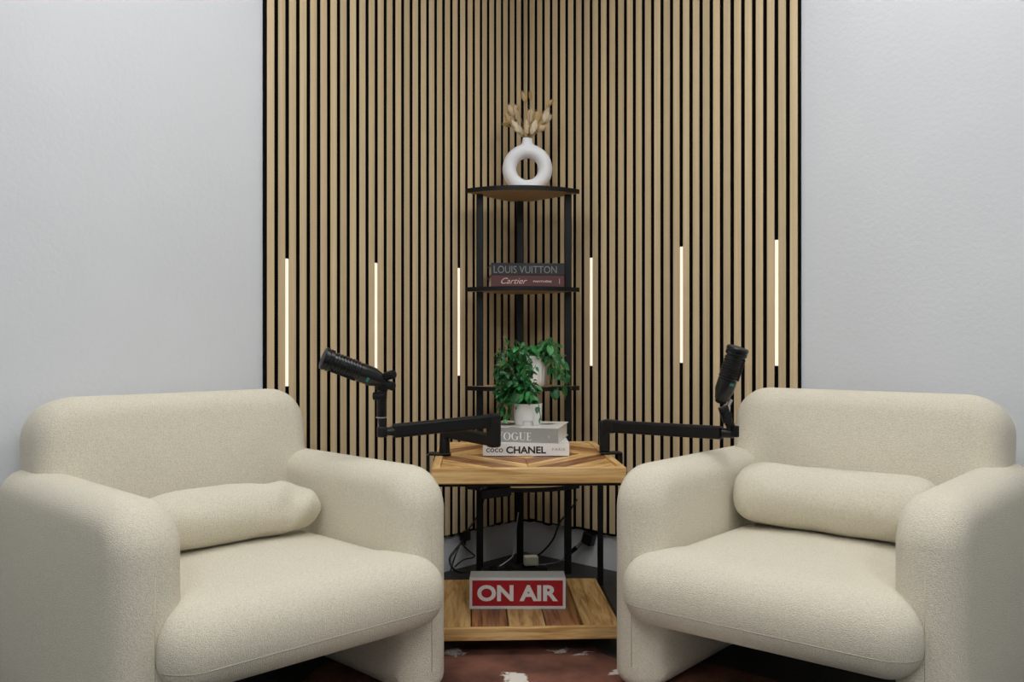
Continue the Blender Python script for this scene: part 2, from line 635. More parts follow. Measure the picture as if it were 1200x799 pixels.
# ------------------------------------------------------------------ rug
def cowhide():
    m, t, b = nt('cowhide')
    L = t.links
    tc = t.nodes.new('ShaderNodeTexCoord')
    n = t.nodes.new('ShaderNodeTexNoise'); n.inputs['Scale'].default_value = 16.0; n.inputs['Detail'].default_value = 6
    n.inputs['Roughness'].default_value = 0.7
    L.new(tc.outputs['Object'], n.inputs['Vector'])
    sub = t.nodes.new('ShaderNodeVectorMath'); sub.operation = 'SUBTRACT'; sub.inputs[1].default_value = (0.5, 0.5, 0.5)
    L.new(n.outputs['Color'], sub.inputs[0])
    sc = t.nodes.new('ShaderNodeVectorMath'); sc.operation = 'SCALE'; sc.inputs['Scale'].default_value = 0.16
    L.new(sub.outputs[0], sc.inputs[0])
    ad = t.nodes.new('ShaderNodeVectorMath'); ad.operation = 'ADD'
    L.new(tc.outputs['Object'], ad.inputs[0]); L.new(sc.outputs[0], ad.inputs[1])
    prev = None
    # white patches of the hide: x, y, radius
    for (x, y, r, sx) in COW:
        mp = t.nodes.new('ShaderNodeMapping'); mp.vector_type = 'POINT'
        mp.inputs['Location'].default_value = (-x * sx, -y, 0); mp.inputs['Scale'].default_value = (sx, 1, 0)
        L.new(ad.outputs[0], mp.inputs['Vector'])
        ln = t.nodes.new('ShaderNodeVectorMath'); ln.operation = 'LENGTH'
        L.new(mp.outputs[0], ln.inputs[0])
        mt = t.nodes.new('ShaderNodeMath'); mt.operation = 'SUBTRACT'; mt.inputs[1].default_value = r
        L.new(ln.outputs['Value'], mt.inputs[0])
        if prev is None:
            prev = mt
        else:
            mn = t.nodes.new('ShaderNodeMath'); mn.operation = 'MINIMUM'
            L.new(prev.outputs[0], mn.inputs[0]); L.new(mt.outputs[0], mn.inputs[1]); prev = mn
    mr = t.nodes.new('ShaderNodeMapRange'); mr.inputs['From Min'].default_value = -0.004; mr.inputs['From Max'].default_value = 0.004
    mr.inputs['To Min'].default_value = 1; mr.inputs['To Max'].default_value = 0
    L.new(prev.outputs[0], mr.inputs['Value'])
    n2 = t.nodes.new('ShaderNodeTexNoise'); n2.inputs['Scale'].default_value = 7; n2.inputs['Detail'].default_value = 6
    L.new(tc.outputs['Object'], n2.inputs['Vector'])
    rp = t.nodes.new('ShaderNodeValToRGB')
    rp.color_ramp.elements[0].position = 0.32; rp.color_ramp.elements[0].color = (0.055, 0.018, 0.010, 1)
    rp.color_ramp.elements[1].position = 0.62; rp.color_ramp.elements[1].color = (0.21, 0.082, 0.052, 1)
    L.new(n2.outputs['Fac'], rp.inputs['Fac'])
    mx = t.nodes.new('ShaderNodeMix'); mx.data_type = 'RGBA'
    L.new(mr.outputs[0], mx.inputs['Factor']); L.new(rp.outputs['Color'], mx.inputs['A'])
    mx.inputs['B'].default_value = (0.74, 0.69, 0.62, 1)
    L.new(mx.outputs['Result'], b.inputs['Base Color'])
    b.inputs['Roughness'].default_value = 0.8
    hn = t.nodes.new('ShaderNodeTexNoise'); hn.inputs['Scale'].default_value = 220
    bp = t.nodes.new('ShaderNodeBump'); bp.inputs['Strength'].default_value = 0.5; bp.inputs['Distance'].default_value = 0.003
    L.new(tc.outputs['Object'], hn.inputs['Vector']); L.new(hn.outputs['Fac'], bp.inputs['Height']); L.new(bp.outputs['Normal'], b.inputs['Normal'])
    return m


rc = at_z(620, 790, 0.0)


def rel(px, py):
    p = at_z(px, py, 0.004)
    return p.x - rc.x, p.y - rc.y


COW = [(*rel(604, 793), 0.034, 1.0), (*rel(655, 761), 0.008, 0.3), (*rel(532, 764), 0.013, 0.5),
       (*rel(727, 787), 0.022, 1.0), (*rel(684, 766), 0.007, 0.35), (0.35, -0.35, 0.13, 0.8), (-0.3, -0.5, 0.12, 1.0), (0.05, -0.75, 0.16, 0.7)]
outl = []
for i in range(72):
    a = 2 * PI * i / 72
    r = 0.62 + 0.10 * math.cos(2 * a + 0.4) + 0.08 * math.cos(4 * a) + 0.05 * math.sin(5 * a + 1) + 0.012 * random.uniform(-1, 1)
    outl.append((r * 0.78 * math.cos(a), r * math.sin(a) - 0.22))
rug = prism('cowhide_rug', outl, 0.0, 0.004, cowhide())
rug.location = (rc.x, rc.y, 0.0)
tag(rug, 'brown and white cowhide rug on the floor under the wooden table', 'rug')

# ------------------------------------------------------------------ armchairs
AW, AD = 0.825, 0.775          # overall width, arm length
AT, AH = 0.142, 0.553        # arm thickness and height
SEAT_T = 0.175
BACK_TOP = 0.728


def build_armchair_meshes():
    d = {}
    # arm: side profile (depth, height) rounded, laid up as a slab, thickness sideways
    vs, fs = slab_data(AD, AH, [0.105, 0.07, 0.03, 0.042], AT, 0.060, n=10, m=7, crown=0.004)
    # local: x -> front (-y), y -> z, z -> x
    vs = [Vector((v.z, -v.x, v.y + AH / 2)) for v in vs]
    # arms dip slightly towards the front
    me = bpy.data.meshes.new('arm'); me.from_pydata([tuple(v) for v in vs], [], fs)
    d['arm'] = me
    # back cushion: slab in xz, leaning
    bw, bh, bt = 0.733, 0.46, 0.205
    vs, fs = slab_data(bw, bh, [0.10, 0.10, 0.06, 0.06], bt, 0.066, n=10, m=8, crown=0.012)
    Rb = Matrix.Rotation(math.radians(-7), 3, 'X')
    vs = [Rb @ Vector((v.x, -v.z, v.y)) for v in vs]
    zt = max(v.z for v in vs)
    yb = max(v.y for v in vs)
    vs = [v + Vector((0, AD / 2 + 0.005 - yb, BACK_TOP - zt)) for v in vs]
    me = bpy.data.meshes.new('back'); me.from_pydata([tuple(v) for v in vs], [], fs)
    d['back'] = me
    # seat: body between the arms plus a bullnose lip that laps over the arm fronts
    inner = AW - 2 * AT
    zc = 0.357 - SEAT_T / 2
    v1, f1 = slab_data(inner + 0.012, 0.66, [0.03] * 4, SEAT_T, 0.04, crown=0.012)
    v1 = [Vector((v.x, v.y - AD / 2 + 0.66 / 2 - 0.01, v.z + zc)) for v in v1]
    v2, f2 = slab_data(inner + 0.155, 0.24, [0.075] * 4, SEAT_T, SEAT_T / 2 - 0.006, n=12, m=10, crown=0.004)
    v2 = [Vector((v.x, v.y - AD / 2 - 0.085 + 0.12, v.z + zc)) for v in v2]
    # keep the lip clear of the arms: only its front 9 cm are wide
    def pinch(v):
        yf = -AD / 2 + 0.012
        if v.y > yf:
            k = min(1.0, (v.y - yf) / 0.02)
            lim = inner / 2 + 0.004
            if abs(v.x) > lim:
                v = Vector((math.copysign(abs(v.x) * (1 - k) + lim * k, v.x), v.y, v.z))
        return v
    v2 = [pinch(v) for v in v2]
    d['seat'] = remesh([(v1, f1), (v2, f2)], 0.008, 10, 'seat')
    # stitched seam along the lip, laid on the finished surface
    from mathutils.bvhtree import BVHTree
    bm = bmesh.new(); bm.from_mesh(d['seat'])
    tree = BVHTree.FromBMesh(bm)
    path = []
    zs = zc - 0.030
    for k in range(61):
        a = PI * k / 60
        src = Vector((-0.9 * math.cos(a) * 1.0, -AD / 2 - 0.9 * math.sin(a), zs))
        tgt = Vector((-0.30 * math.cos(a), -AD / 2 - 0.03, zs))
        hit = tree.ray_cast(src, (tgt - src).normalized())[0]
        if hit is not None and hit.y < -AD / 2 + 0.0:
            path.append(hit)
    bm.free()
    vs, fs = tube_data(path, 0.0013, 6)
    me = bpy.data.meshes.new('seam'); me.from_pydata([tuple(v) for v in vs], [], fs)
    d['seam'] = me
    return d


CH = build_armchair_meshes()
for kk, me in CH.items():
    me.materials.clear(); me.materials.append(M_SEAM if kk == 'seam' else M_BOUCLE)
    for p in me.polygons:
        p.use_smooth = True


def bolster_mesh(name, length, r, seedv, floppy):
    vs, fs = [], []
    N, K = 40, 48
    for j in range(K + 1):
        u = -1 + 2 * j / K
        e = 1 - abs(u) ** (11 if not floppy else 5.0)
        rr = r * max(e, 0.0) ** 0.5 * (1 - (0.10 * max(0.0, u) if floppy else 0))
        for i in range(N):
            a = 2 * PI * i / N
            y, z = rr * 1.0 * math.cos(a), rr * 0.92 * math.sin(a)
            p = Vector((u * length / 2, y, z))
            w = noise.noise(Vector((p.x * 9, a * 1.2, seedv))) * 0.006
            if floppy:
                w += 0.007 * max(0, u - 0.1) * math.sin(3 * a + 16 * u) * (0.5 + 0.5 * math.cos(a - 2.6)) * 2 * max(0.0, 1 - abs(u)) ** 0.5
            p.y += math.cos(a) * w * (1 if rr > .01 else 0); p.z += math.sin(a) * w
            p.z -= 0.012 * abs(u) ** 3 if floppy else 0.0
            vs.append(p)
    for j in range(K):
        for i in range(N):
            fs.append((j * N + i, j * N + (i + 1) % N, (j + 1) * N + (i + 1) % N, (j + 1) * N + i))
    me = bpy.data.meshes.new(name); me.from_pydata([tuple(v) for v in vs], [], fs)
    me.validate()
    bm = bmesh.new(); bm.from_mesh(me)
    bmesh.ops.remove_doubles(bm, verts=bm.verts, dist=1e-5)
    bmesh.ops.recalc_face_normals(bm, faces=bm.faces)
    bm.to_mesh(me); bm.free()
    me.materials.append(M_BOUCLE)
    for p in me.polygons:
        p.use_smooth = True
    return me


def armchair(corner, side, label, roll_label, floppy, yaw, roll_r, roll_y):
    """corner: room point of the outer front foot nearest the table; side -1 left chair, +1 right chair"""
    if side < 0:
        along, back, rz = dl, Vector((-R2, R2, 0)), PI / 4
    else:
        along, back, rz = dr, Vector((R2, R2, 0)), -PI / 4
    Ry = Matrix.Rotation(math.radians(yaw), 3, 'Z')
    along, back, rz = Ry @ along, Ry @ back, rz + math.radians(yaw)
    c = Vector(corner) + along * (AW / 2) + back * (AD / 2)
    t = thing('armchair', label, 'armchair', (c.x, c.y, 0.0045), rz, 'cream boucle armchairs')
    for sx in (1, -1):
        o = link('armrest', CH['arm'], None, t)
        o.location = (sx * (AW / 2 - AT / 2), 0, 0)
        # stitched seam down the front of the arm and along its top
        x = sx * (AW / 2 - AT / 2)
        path = [(0, -AD / 2 + 0.0004, 0.06), (0, -AD / 2 + 0.0004, AH - 0.13)]
        so = tube('seam', path, 0.0012, M_SEAM, o, 6)
    sc_ = link('seat_cushion', CH['seat'], None, t)
    link('seam', CH['seam'], M_SEAM, sc_)
    link('backrest', CH['back'], None, t)
    # bottom board under the seat
    box('seat_deck', (0, 0.02, 0.195), (AW - 2 * AT + 0.02, AD - 0.12, 0.03), M_FELT, t)
    # loose lumbar roll lies on the seat
    L = AW - 2 * AT - 0.012
    me = bolster_mesh('lumbar_roll', L, roll_r, 3.0 + side, floppy)
    b = bpy.data.objects.new('lumbar_roll', me); C.objects.link(b)
    loc = Matrix.Rotation(rz, 3, 'Z') @ Vector((0, AD / 2 - roll_y, 0.357 + 0.0045 + 0.010 + roll_r * 0.92))
    b.location = (c.x + loc.x, c.y + loc.y, loc.z); b.rotation_euler = (0, 0, rz)
    tag(b, roll_label, 'cushion', 'lumbar rolls on the armchairs')
    return t


def cam_xy(X, Y):
    p = CAM + RX * X + FW * Y
    return Vector((p.x, p.y, 0))


armchair(cam_xy(-0.145, 2.25), -1, 'cream boucle armchair on the left, under the left microphone',
         'creased cream boucle lumbar roll on the left armchair', True, -2.7, 0.077, 0.395)
armchair(cam_xy(0.2407, 2.275), 1, 'cream boucle armchair on the right, under the right microphone',
         'smooth cream boucle lumbar roll on the right armchair', False, 2.4, 0.091, 0.348)

# ------------------------------------------------------------------ corner shelf
Bc = cam_xy(0.031, 3.55)
sh = thing('corner_shelf', 'tall black corner shelf with quarter-round brown boards between the slat walls', 'shelf', (Bc.x, Bc.y, 0))
SR = 0.297
TIERS = [0.87 + 0.547, 0.87 + 0.183, 0.87 - 0.181, 0.87 - 0.545]
BT = 0.014


def quarter(r, r0, n=20, inset=0.0):
    pts = []
    c = Vector((0, 0, 0))
    for i in range(n + 1):
        a = math.radians(225 + 90 * i / n)
        pts.append((r * math.cos(a), r * math.sin(a)))
    for k in (0.06,):
        pts.append((k * R2 - 0.0, -k * R2 + 0.035)); pts.append((-k * R2, -k * R2 + 0.035))
    return pts


def ring_prism(bm, r0, r1, a0, a1, z0, z1, n=24):
    A, B, C_, D = [], [], [], []
    for i in range(n + 1):
        a = math.radians(a0 + (a1 - a0) * i / n)
        for lst, r, z in ((A, r0, z0), (B, r1, z0), (C_, r1, z1), (D, r0, z1)):
            lst.append(bm.verts.new((r * math.cos(a), r * math.sin(a), z)))
    for i in range(n):
        for X, Y in ((A, B), (B, C_), (C_, D), (D, A)):
            bm.faces.new((X[i], X[i + 1], Y[i + 1], Y[i]))
    bm.faces.new((A[0], B[0], C_[0], D[0])); bm.faces.new((A[n], B[n], C_[n], D[n]))


for z in TIERS:
    b = prism('shelf_board', quarter(SR - 0.003, 0), z, z + BT, M_MDF, sh)
    bm = bmesh.new()
    ring_prism(bm, SR - 0.003, SR, 225, 315, z - 0.001, z + BT + 0.001)
    frombm('edge_band', bm, M_BLACK, b)
PW = 0.026
pole_me = None
for (x, y, rz) in ((-0.245 * R2 + 0.014, -0.245 * R2 - 0.02 + 0.016, PI / 4), (0.245 * R2 - 0.003, -0.245 * R2 - 0.004, -PI / 4), (0, -0.01, 0)):
    top = TIERS[0] - 0.0005
    o = box('pole', (0, 0, top / 2), (PW, PW, top), M_BLACK, sh, 0.003, 2)
    o.location = (x, y, 0); o.rotation_euler = (0, 0, 0)

# ------------------------------------------------------------------ table
TBL_H = 0.87 - 0.340
tw, tdp = 0.524, 0.635
fl = at_z(503, 549.5, TBL_H); fr = at_z(736, 547.0, TBL_H)
fc = (fl + fr) / 2
tc_ = Vector((fc.x, fc.y + tdp / 2, 0))
tb = thing('side_table', 'acacia plank side table with black metal legs and a lower shelf', 'table', (tc_.x, tc_.y, 0))
TH = 0.043
fw_ = 0.022
# frame boards around the top
box('frame_board', (0, -tdp / 2 + fw_ / 2, TBL_H - TH / 2), (tw, fw_, TH), M_PLANK_X, tb, 0.003, 2)
box('frame_board', (0, tdp / 2 - fw_ / 2, TBL_H - TH / 2), (tw, fw_, TH), M_PLANK_X, tb, 0.003, 2)
for s in (1, -1):
    box('frame_board', (s * (tw / 2 - fw_ / 2), 0, TBL_H - TH / 2), (fw_, tdp - 2 * fw_ - 0.001, TH), M_PLANK_L, tb, 0.003, 2)
# planks laid as nested diamonds
A_, B_ = tw / 2 - fw_ - 0.001, tdp / 2 - fw_ - 0.001


def clip_band(c0, c1):
    """part of the first quadrant rectangle where c0 <= x/A + y/B <= c1"""
    poly = [(0.0, 0.0), (A_, 0.0), (A_, B_), (0.0, B_)]

    def cut(poly, f):
        out = []
        for i in range(len(poly)):
            p, q_ = poly[i], poly[(i + 1) % len(poly)]
            fp, fq = f(p), f(q_)
            if fp >= 0:
                out.append(p)
            if fp * fq < 0:
                k = fp / (fp - fq)
                out.append((p[0] + (q_[0] - p[0]) * k, p[1] + (q_[1] - p[1]) * k))
        return out
    g = lambda p: p[0] / A_ + p[1] / B_
    poly = cut(poly, lambda p: g(p) - c0)
    poly = cut(poly, lambda p: c1 - g(p))
    return poly


def shrink(poly, d):
    cx = sum(p[0] for p in poly) / len(poly); cy = sum(p[1] for p in poly) / len(poly)
    out = []
    for x, y in poly:
        l = math.hypot(x - cx, y - cy)
        k = max(0, (l - d) / l)
        out.append((cx + (x - cx) * k, cy + (y - cy) * k))
    return out


# one grain direction per quadrant: the plank is built with its grain along local y
bi = 0
BANDS = [0.0, 0.36, 0.72, 1.04, 1.38, 1.70, 2.0]
for sx in (1, -1):
    for sy in (1, -1):
        ga = math.atan2(sy * B_, -sx * A_)       # direction of the diamond edge
        rot = ga - PI / 2
        for k in range(len(BANDS) - 1):
            poly = shrink(clip_band(BANDS[k] + .001, BANDS[k + 1] - .001), 0.0010)
            pts = [(sx * x, sy * y) for x, y in poly]
            ca, sa = math.cos(-rot), math.sin(-rot)
            loc = [(x * ca - y * sa, x * sa + y * ca) for x, y in pts]
            if sx * sy < 0:
                loc = loc[::-1]
            m = M_PLANK_D if (k in (1, 3) and (sy < 0 or sx > 0)) else M_PLANK_L
            if k == 3:
                m = M_PLANK_D
            o = prism('plank', loc, TBL_H - 0.020, TBL_H - 0.0012 - 0.0006 * (bi % 3), m, tb, 0.0012)
            o.rotation_euler = (0, 0, rot)
            bi += 1
box('under_board', (0, 0, TBL_H - 0.026), (tw - 2 * fw_, tdp - 2 * fw_, 0.010), M_BLACK, tb)
# lower shelf
LZ = 0.87 - 0.788
lw, ld = 0.52, 0.50
lf = at_z(611, 735.5, LZ)
ly0 = lf.y - tc_.y
lx = lf.x - tc_.x
box('shelf_lip', (0, ly0 + 0.008, LZ - 0.017), (lw, 0.016, 0.035), M_PLANK_X, tb, 0.002, 2)
tones = [M_PLANK_L, M_PLANK_D, M_PLANK_L, M_PLANK_D, M_PLANK_L]
pw = lw / 5
for k in range(5):
    box('shelf_plank', (-lw / 2 + pw * (k + .5), ly0 + 0.017 + ld / 2, LZ - 0.013 - 0.001 * (k % 2)), (pw - 0.003, ld, 0.022), tones[k], tb, 0.0015, 1)
box('shelf_support', (0, ly0 + 0.05, LZ - 0.030), (lw, 0.03, 0.010), M_BLACK, tb)
box('shelf_support', (0, ly0 + ld - 0.05, LZ - 0.030), (lw, 0.03, 0.010), M_BLACK, tb)
lgx = tw / 2 - 0.004
for sx in (1, -1):
    for yy in (-tdp / 2 + 0.045, tdp / 2 - 0.085):
        box('leg', (sx * (lw / 2 + 0.010), yy, (TBL_H - TH) / 2 + 0.002), (0.018, 0.018, TBL_H - TH - 0.004), M_BLACK, tb, 0.002, 1)
for yy in (-tdp / 2 + 0.045, tdp / 2 - 0.085):
    box('crossbar', (0, yy, TBL_H - TH - 0.006), (lw + 0.0, 0.018, 0.012), M_BLACK, tb, 0.002, 1)
for sx in (1, -1):
    box('side_rail', (sx * (lw / 2 + 0.010), -0.02, LZ - 0.025), (0.016, tdp - 0.148, 0.016), M_BLACK, tb, 0.002, 1)


# ------------------------------------------------------------------ books
def book(name, label, loc, rz, w, d, h, cover, spine_mat, spine_h=None, tilt=None):
    """spine along local x facing -y; origin at the middle of the bottom"""
    t = thing(name, label, 'book', loc, rz)
    ct = 0.0028
    box('back_cover', (0, 0, ct / 2), (w, d, ct), cover, t, 0.0006, 1)
    box('front_cover', (0, 0, h - ct / 2), (w, d, ct), cover, t, 0.0006, 1)
    box('spine', (0, -d / 2 + 0.0012, h / 2), (w, 0.0028, h), spine_mat, t, 0.0008, 1)
    box('pages', (0, 0.001, h / 2), (w - 0.009, d - 0.010, h - 2 * ct), M_PAPER, t)
    return t


# small figure kept on the shelf: two dark books
z2 = TIERS[1] + BT
bmid = at(617, 337, 3.335)
m_bk1 = plain('black_book_cloth', (0.012, 0.014, 0.017), 0.55)
m_bk2 = plain('maroon_book_cloth', (0.085, 0.028, 0.028), 0.55)
m_grey_ink = plain('grey_ink', (0.20, 0.20, 0.20), 0.6)
m_pink_ink = plain('pale_pink_ink', (0.62, 0.45, 0.40), 0.6)
m_white_ink = plain('white_ink', (0.78, 0.78, 0.76), 0.6)
m_black_ink = plain('black_ink', (0.012, 0.012, 0.012), 0.6)
m_grey_spine = plain('grey_spine', (0.30, 0.305, 0.29), 0.5)
m_white_cov = plain('white_cover', (0.74, 0.73, 0.71), 0.45)

bz = 0.044
bw_, bd_ = 0.270, 0.20
rzb = -DELTA + math.radians(5)
off = Matrix.Rotation(rzb, 3, 'Z') @ Vector((0, bd_ / 2, 0))
bx0 = at(618.5, 337, 3.305)
b1 = book('book', 'maroon coffee-table book lying under the black book on the middle shelf', (bx0.x + off.x, bx0.y + off.y, z2), rzb, bw_, bd_, bz, m_bk2, m_bk2)
lettering('title', 'Cartier', 0.0215, m_pink_ink, b1, face_matrix(-0.050, -bd_ / 2 - 0.0003, bz / 2 + 0.001), shear=0.45, width=0.096)
lettering('subtitle', 'PANTHÈRE', 0.0085, m_pink_ink, b1, face_matrix(0.054, -bd_ / 2 - 0.0003, bz / 2), width=0.068, bold=0.0002)
box('spine_mark', (0.117, -bd_ / 2 - 0.0003, bz / 2), (0.002, 0.0006, 0.018), m_pink_ink, b1)
b2 = book('book', 'black coffee-table book lying on top of the maroon book', (bx0.x + off.x + .001, bx0.y + off.y, z2 + bz + 0.0003), rzb, bw_, bd_, bz, m_bk1, m_bk1)
lettering('title', 'LOUIS VUITTON', 0.0265, m_grey_ink, b2, face_matrix(-0.010, -bd_ / 2 - 0.0003, bz / 2 - 0.002), width=0.232)

# white and grey books on the table
cp = at_z(616.5, 534.3, TBL_H)
cw, cd, chh = 0.2560, 0.19, 0.038
rzc = -DELTA
off = Matrix.Rotation(rzc, 3, 'Z') @ Vector((0, cd / 2, 0))
b3 = book('book', 'white hardback with black title lying on the table under the grey book', (cp.x + off.x, cp.y + off.y, TBL_H), rzc, cw, cd, chh, m_white_cov, m_white_cov)
lettering('title', 'CHANEL', 0.0215, m_black_ink, b3, face_matrix(0.0, -cd / 2 - 0.0003, chh / 2 - 0.001), width=0.118, bold=0.0007)
lettering('first_name', 'COCO', 0.0115, m_black_ink, b3, face_matrix(-0.093, -cd / 2 - 0.0003, chh / 2 - 0.002), width=0.050, bold=0.0003, spacing=1.1)
lettering('imprint', 'PARIS', 0.0075, m_grey_ink, b3, face_matrix(0.096, -cd / 2 - 0.0003, chh / 2 + 0.001), width=0.037, spacing=1.2)

vw, vd, vh = 0.215, 0.235, 0.043
rzv = -DELTA - math.radians(11)
vz = TBL_H + chh + 0.0004
vp = at_z(654, 519.2, vz)
off = Matrix.Rotation(rzv, 3, 'Z') @ Vector((-vw / 2, vd / 2, 0))


def vogue_cover():
    m, t, b = nt('printed_white_cover')
    L = t.links
    tc = t.nodes.new('ShaderNodeTexCoord')
    n = t.nodes.new('ShaderNodeTexNoise'); n.inputs['Scale'].default_value = 11; n.inputs['Detail'].default_value = 2
    L.new(tc.outputs['Object'], n.inputs['Vector'])
    rp = t.nodes.new('ShaderNodeValToRGB')
    rp.color_ramp.elements[0].position = 0.40; rp.color_ramp.elements[0].color = (0.16, 0.11, 0.08, 1)
    rp.color_ramp.elements[1].position = 0.47; rp.color_ramp.elements[1].color = (0.70, 0.69, 0.65, 1)
    L.new(n.outputs['Fac'], rp.inputs['Fac']); L.new(rp.outputs['Color'], b.inputs['Base Color'])
    b.inputs['Roughness'].default_value = 0.35
    return m


b4 = book('book', 'grey-spined hardback lying askew on the white book, under the small plant pot', (vp.x + off.x, vp.y + off.y, vz), rzv, vw, vd, vh, vogue_cover(), m_grey_spine)


def serif_title(parent, M, h, mat):
    """thick-and-thin serif capitals V O G U E, height h, starting at x = 0"""
    tk, tn, sf = 0.17 * h, 0.045 * h, 0.05 * h
    bm = bmesh.new()

    def poly(pts):
        lo = [bm.verts.new(M @ Vector((x, y, 0))) for x, y in pts]
        hi = [bm.verts.new(M @ Vector((x, y, 0.0005))) for x, y in pts]
        n = len(pts)
        bm.faces.new(lo); bm.faces.new(hi)
        for i in range(n):
            bm.faces.new((lo[i], lo[(i + 1) % n], hi[(i + 1) % n], hi[i]))

    def rect(x0, x1, y0, y1):
        poly([(x0, y0), (x1, y0), (x1, y1), (x0, y1)])

    def ring(cx, rx, a0, a1, n=28):
        for i in range(n):
            q4 = []
            for a, k in ((a0 + (a1 - a0) * i / n, 1), (a0 + (a1 - a0) * (i + 1) / n, 1), (a0 + (a1 - a0) * (i + 1) / n, 0), (a0 + (a1 - a0) * i / n, 0)):
                ox, oy = (rx, h / 2) if k else (rx - tk, h / 2 - tn)
                q4.append((cx + ox * math.cos(a), h / 2 + oy * math.sin(a)))
            poly(q4)
    x = 0.0
    poly([(x, h), (x + tk, h), (x + 0.46 * h + tk * 0.3, 0), (x + 0.42 * h, 0)])
    poly([(x + 0.78 * h, h), (x + 0.78 * h + tn, h), (x + 0.46 * h + tn, 0), (x + 0.44 * h, 0)])
    rect(x - 0.08 * h, x + 0.28 * h, h - sf, h); rect(x + 0.66 * h, x + 0.94 * h, h - sf, h)
    x = 0.98 * h
    ring(x + 0.46 * h, 0.46 * h, 0, 2 * PI)
    x += 1.02 * h
    ring(x + 0.46 * h, 0.46 * h, 0.7, 2 * PI - 0.75)
    rect(x + 0.66 * h, x + 0.66 * h + tk, 0.06 * h, 0.42 * h); rect(x + 0.54 * h, x + 0.94 * h, 0.42 * h, 0.42 * h + sf)
    x += 1.04 * h
    rect(x + 0.06 * h, x + 0.06 * h + tk, 0.3 * h, h); rect(x - 0.04 * h, x + 0.33 * h, h - sf, h)
    rect(x + 0.66 * h, x + 0.66 * h + tn, 0.3 * h, h); rect(x + 0.54 * h, x + 0.82 * h, h - sf, h)
    for i in range(14):
        a0, a1 = PI + PI * i / 14, PI + PI * (i + 1) / 14
        w = lambda a: tn + (tk - tn) * max(0, -math.cos(a)) * 0.8
        c = (x + 0.06 * h + 0.66 * h + tn) / 2 + x / 2
        rx = (0.60 * h + tn) / 2
        poly([(c + rx * math.cos(a0), 0.3 * h + 0.3 * h * math.sin(a0)), (c + rx * math.cos(a1), 0.3 * h + 0.3 * h * math.sin(a1)),
              (c + (rx - w(a1)) * math.cos(a1), 0.3 * h + (0.3 * h - tn) * math.sin(a1)), (c + (rx - w(a0)) * math.cos(a0), 0.3 * h + (0.3 * h - tn) * math.sin(a0))])
    x += 0.90 * h
    rect(x + 0.08 * h, x + 0.08 * h + tk, 0, h)
    rect(x, x + 0.60 * h, 0, sf); rect(x, x + 0.58 * h, h - sf, h); rect(x + 0.2 * h, x + 0.46 * h, 0.5 * h, 0.5 * h + sf)
    rect(x + 0.56 * h, x + 0.60 * h, 0, 0.24 * h); rect(x + 0.54 * h, x + 0.58 * h, 0.78 * h, h); rect(x + 0.43 * h, x + 0.46 * h, 0.4 * h, 0.64 * h)
    return frombm('title', bm, mat, parent)


serif_title(b4, face_matrix(-0.080, -vd / 2 - 0.0001, vh / 2 - 0.0155), 0.0235, m_white_ink)
lettering('spine_mark', 'V', 0.007, m_white_ink, b4, face_matrix(0.080, -vd / 2 - 0.0003, vh / 2 - 0.004))

# ------------------------------------------------------------------ sign
sp = at_z(606.5, 713.2, LZ - 0.002)
sgw, sgh, sgd = 0.2835, 0.092, 0.075
sg = thing('on_air_sign', 'white lightbox sign with ON AIR lettered on a red face on the lower table shelf', 'sign', (sp.x, sp.y, LZ - 0.0018), -DELTA)
m_wbox = plain('white_sign_plastic', (0.74, 0.74, 0.74), 0.45)
m_red = plain('red_sign_face', (0.40, 0.006, 0.014), 0.3)
box('housing', (0, sgd / 2 + 0.002, sgh / 2), (sgw, sgd, sgh), m_wbox, sg, 0.002, 2)
bm = bmesh.new()
for a, b, c, d in ((0, sgh - .004, sgw, .008), (0, .004, sgw, .008), (sgw / 2 - .004, sgh / 2, .008, sgh - .016), (-sgw / 2 + .004, sgh / 2, .008, sgh - .016)):
    bm_box(bm, (a, 0, b), (c, 0.004, d))
frombm('border', bm, m_wbox, sg)
fpn = box('face_panel', (0, 0.001, sgh / 2), (sgw - 0.014, 0.0026, sgh - 0.014), m_red, sg)
lettering('lettering', 'ON AIR', 0.048, m_white_ink, sg, face_matrix(0, -0.0006, sgh / 2), width=0.238, bold=0.0018)

# ------------------------------------------------------------------ vase and dried grasses
vz0 = TIERS[0] + BT
vY = 3.45
vc = at(618, 194, vY)
va = thing('ring_vase', 'white ceramic ring-shaped vase with a short neck on top of the corner shelf', 'vase', (vc.x, vc.y, vz0), -DELTA)


def vase_mesh():
    Rm, rm = 0.0685, 0.0265
    vs, fs = [], []
    N, K = 64, 24
    for i in range(N):
        a = 2 * PI * i / N
        # tube is thicker towards the bottom sides
        rr = rm * (1.0 + 0.10 * max(0.0, -math.sin(a)) * 0 + 0.02)
        for k in range(K):
            b = 2 * PI * k / K
            rad = Rm + rr * math.cos(b)
            x = rad * math.cos(a); z = rad * math.sin(a); y = 1.25 * rr * math.sin(b)
            vs.append(Vector((x, y, z + Rm + rr)))
    for i in range(N):
        for k in range(K):
            fs.append((i * K + k, i * K + (k + 1) % K, ((i + 1) % N) * K + (k + 1) % K, ((i + 1) % N) * K + k))
    top = 2 * Rm + 2 * rm
    prof = [(0.030, top - 0.020), (0.029, top - 0.010), (0.0245, top - 0.002), (0.0205, top + 0.007), (0.0195, top + 0.020), (0.0205, top + 0.023)]
    v2, f2 = lathe_data(prof, 28)
    return remesh([(vs, fs), (v2, f2)], 0.003, 6, 'vase_body'), top + 0.023


vme, vtop = vase_mesh()
zmin = min(v.co.z for v in vme.vertices)
for v in vme.vertices:
    v.co.z -= zmin
vtop -= zmin
link('vase_body', vme, M_CERAM, va, True)
lathe('mouth', [(0.0150, vtop - 0.001), (0.0150, vtop + 0.0006)], M_SOIL, va, 24)

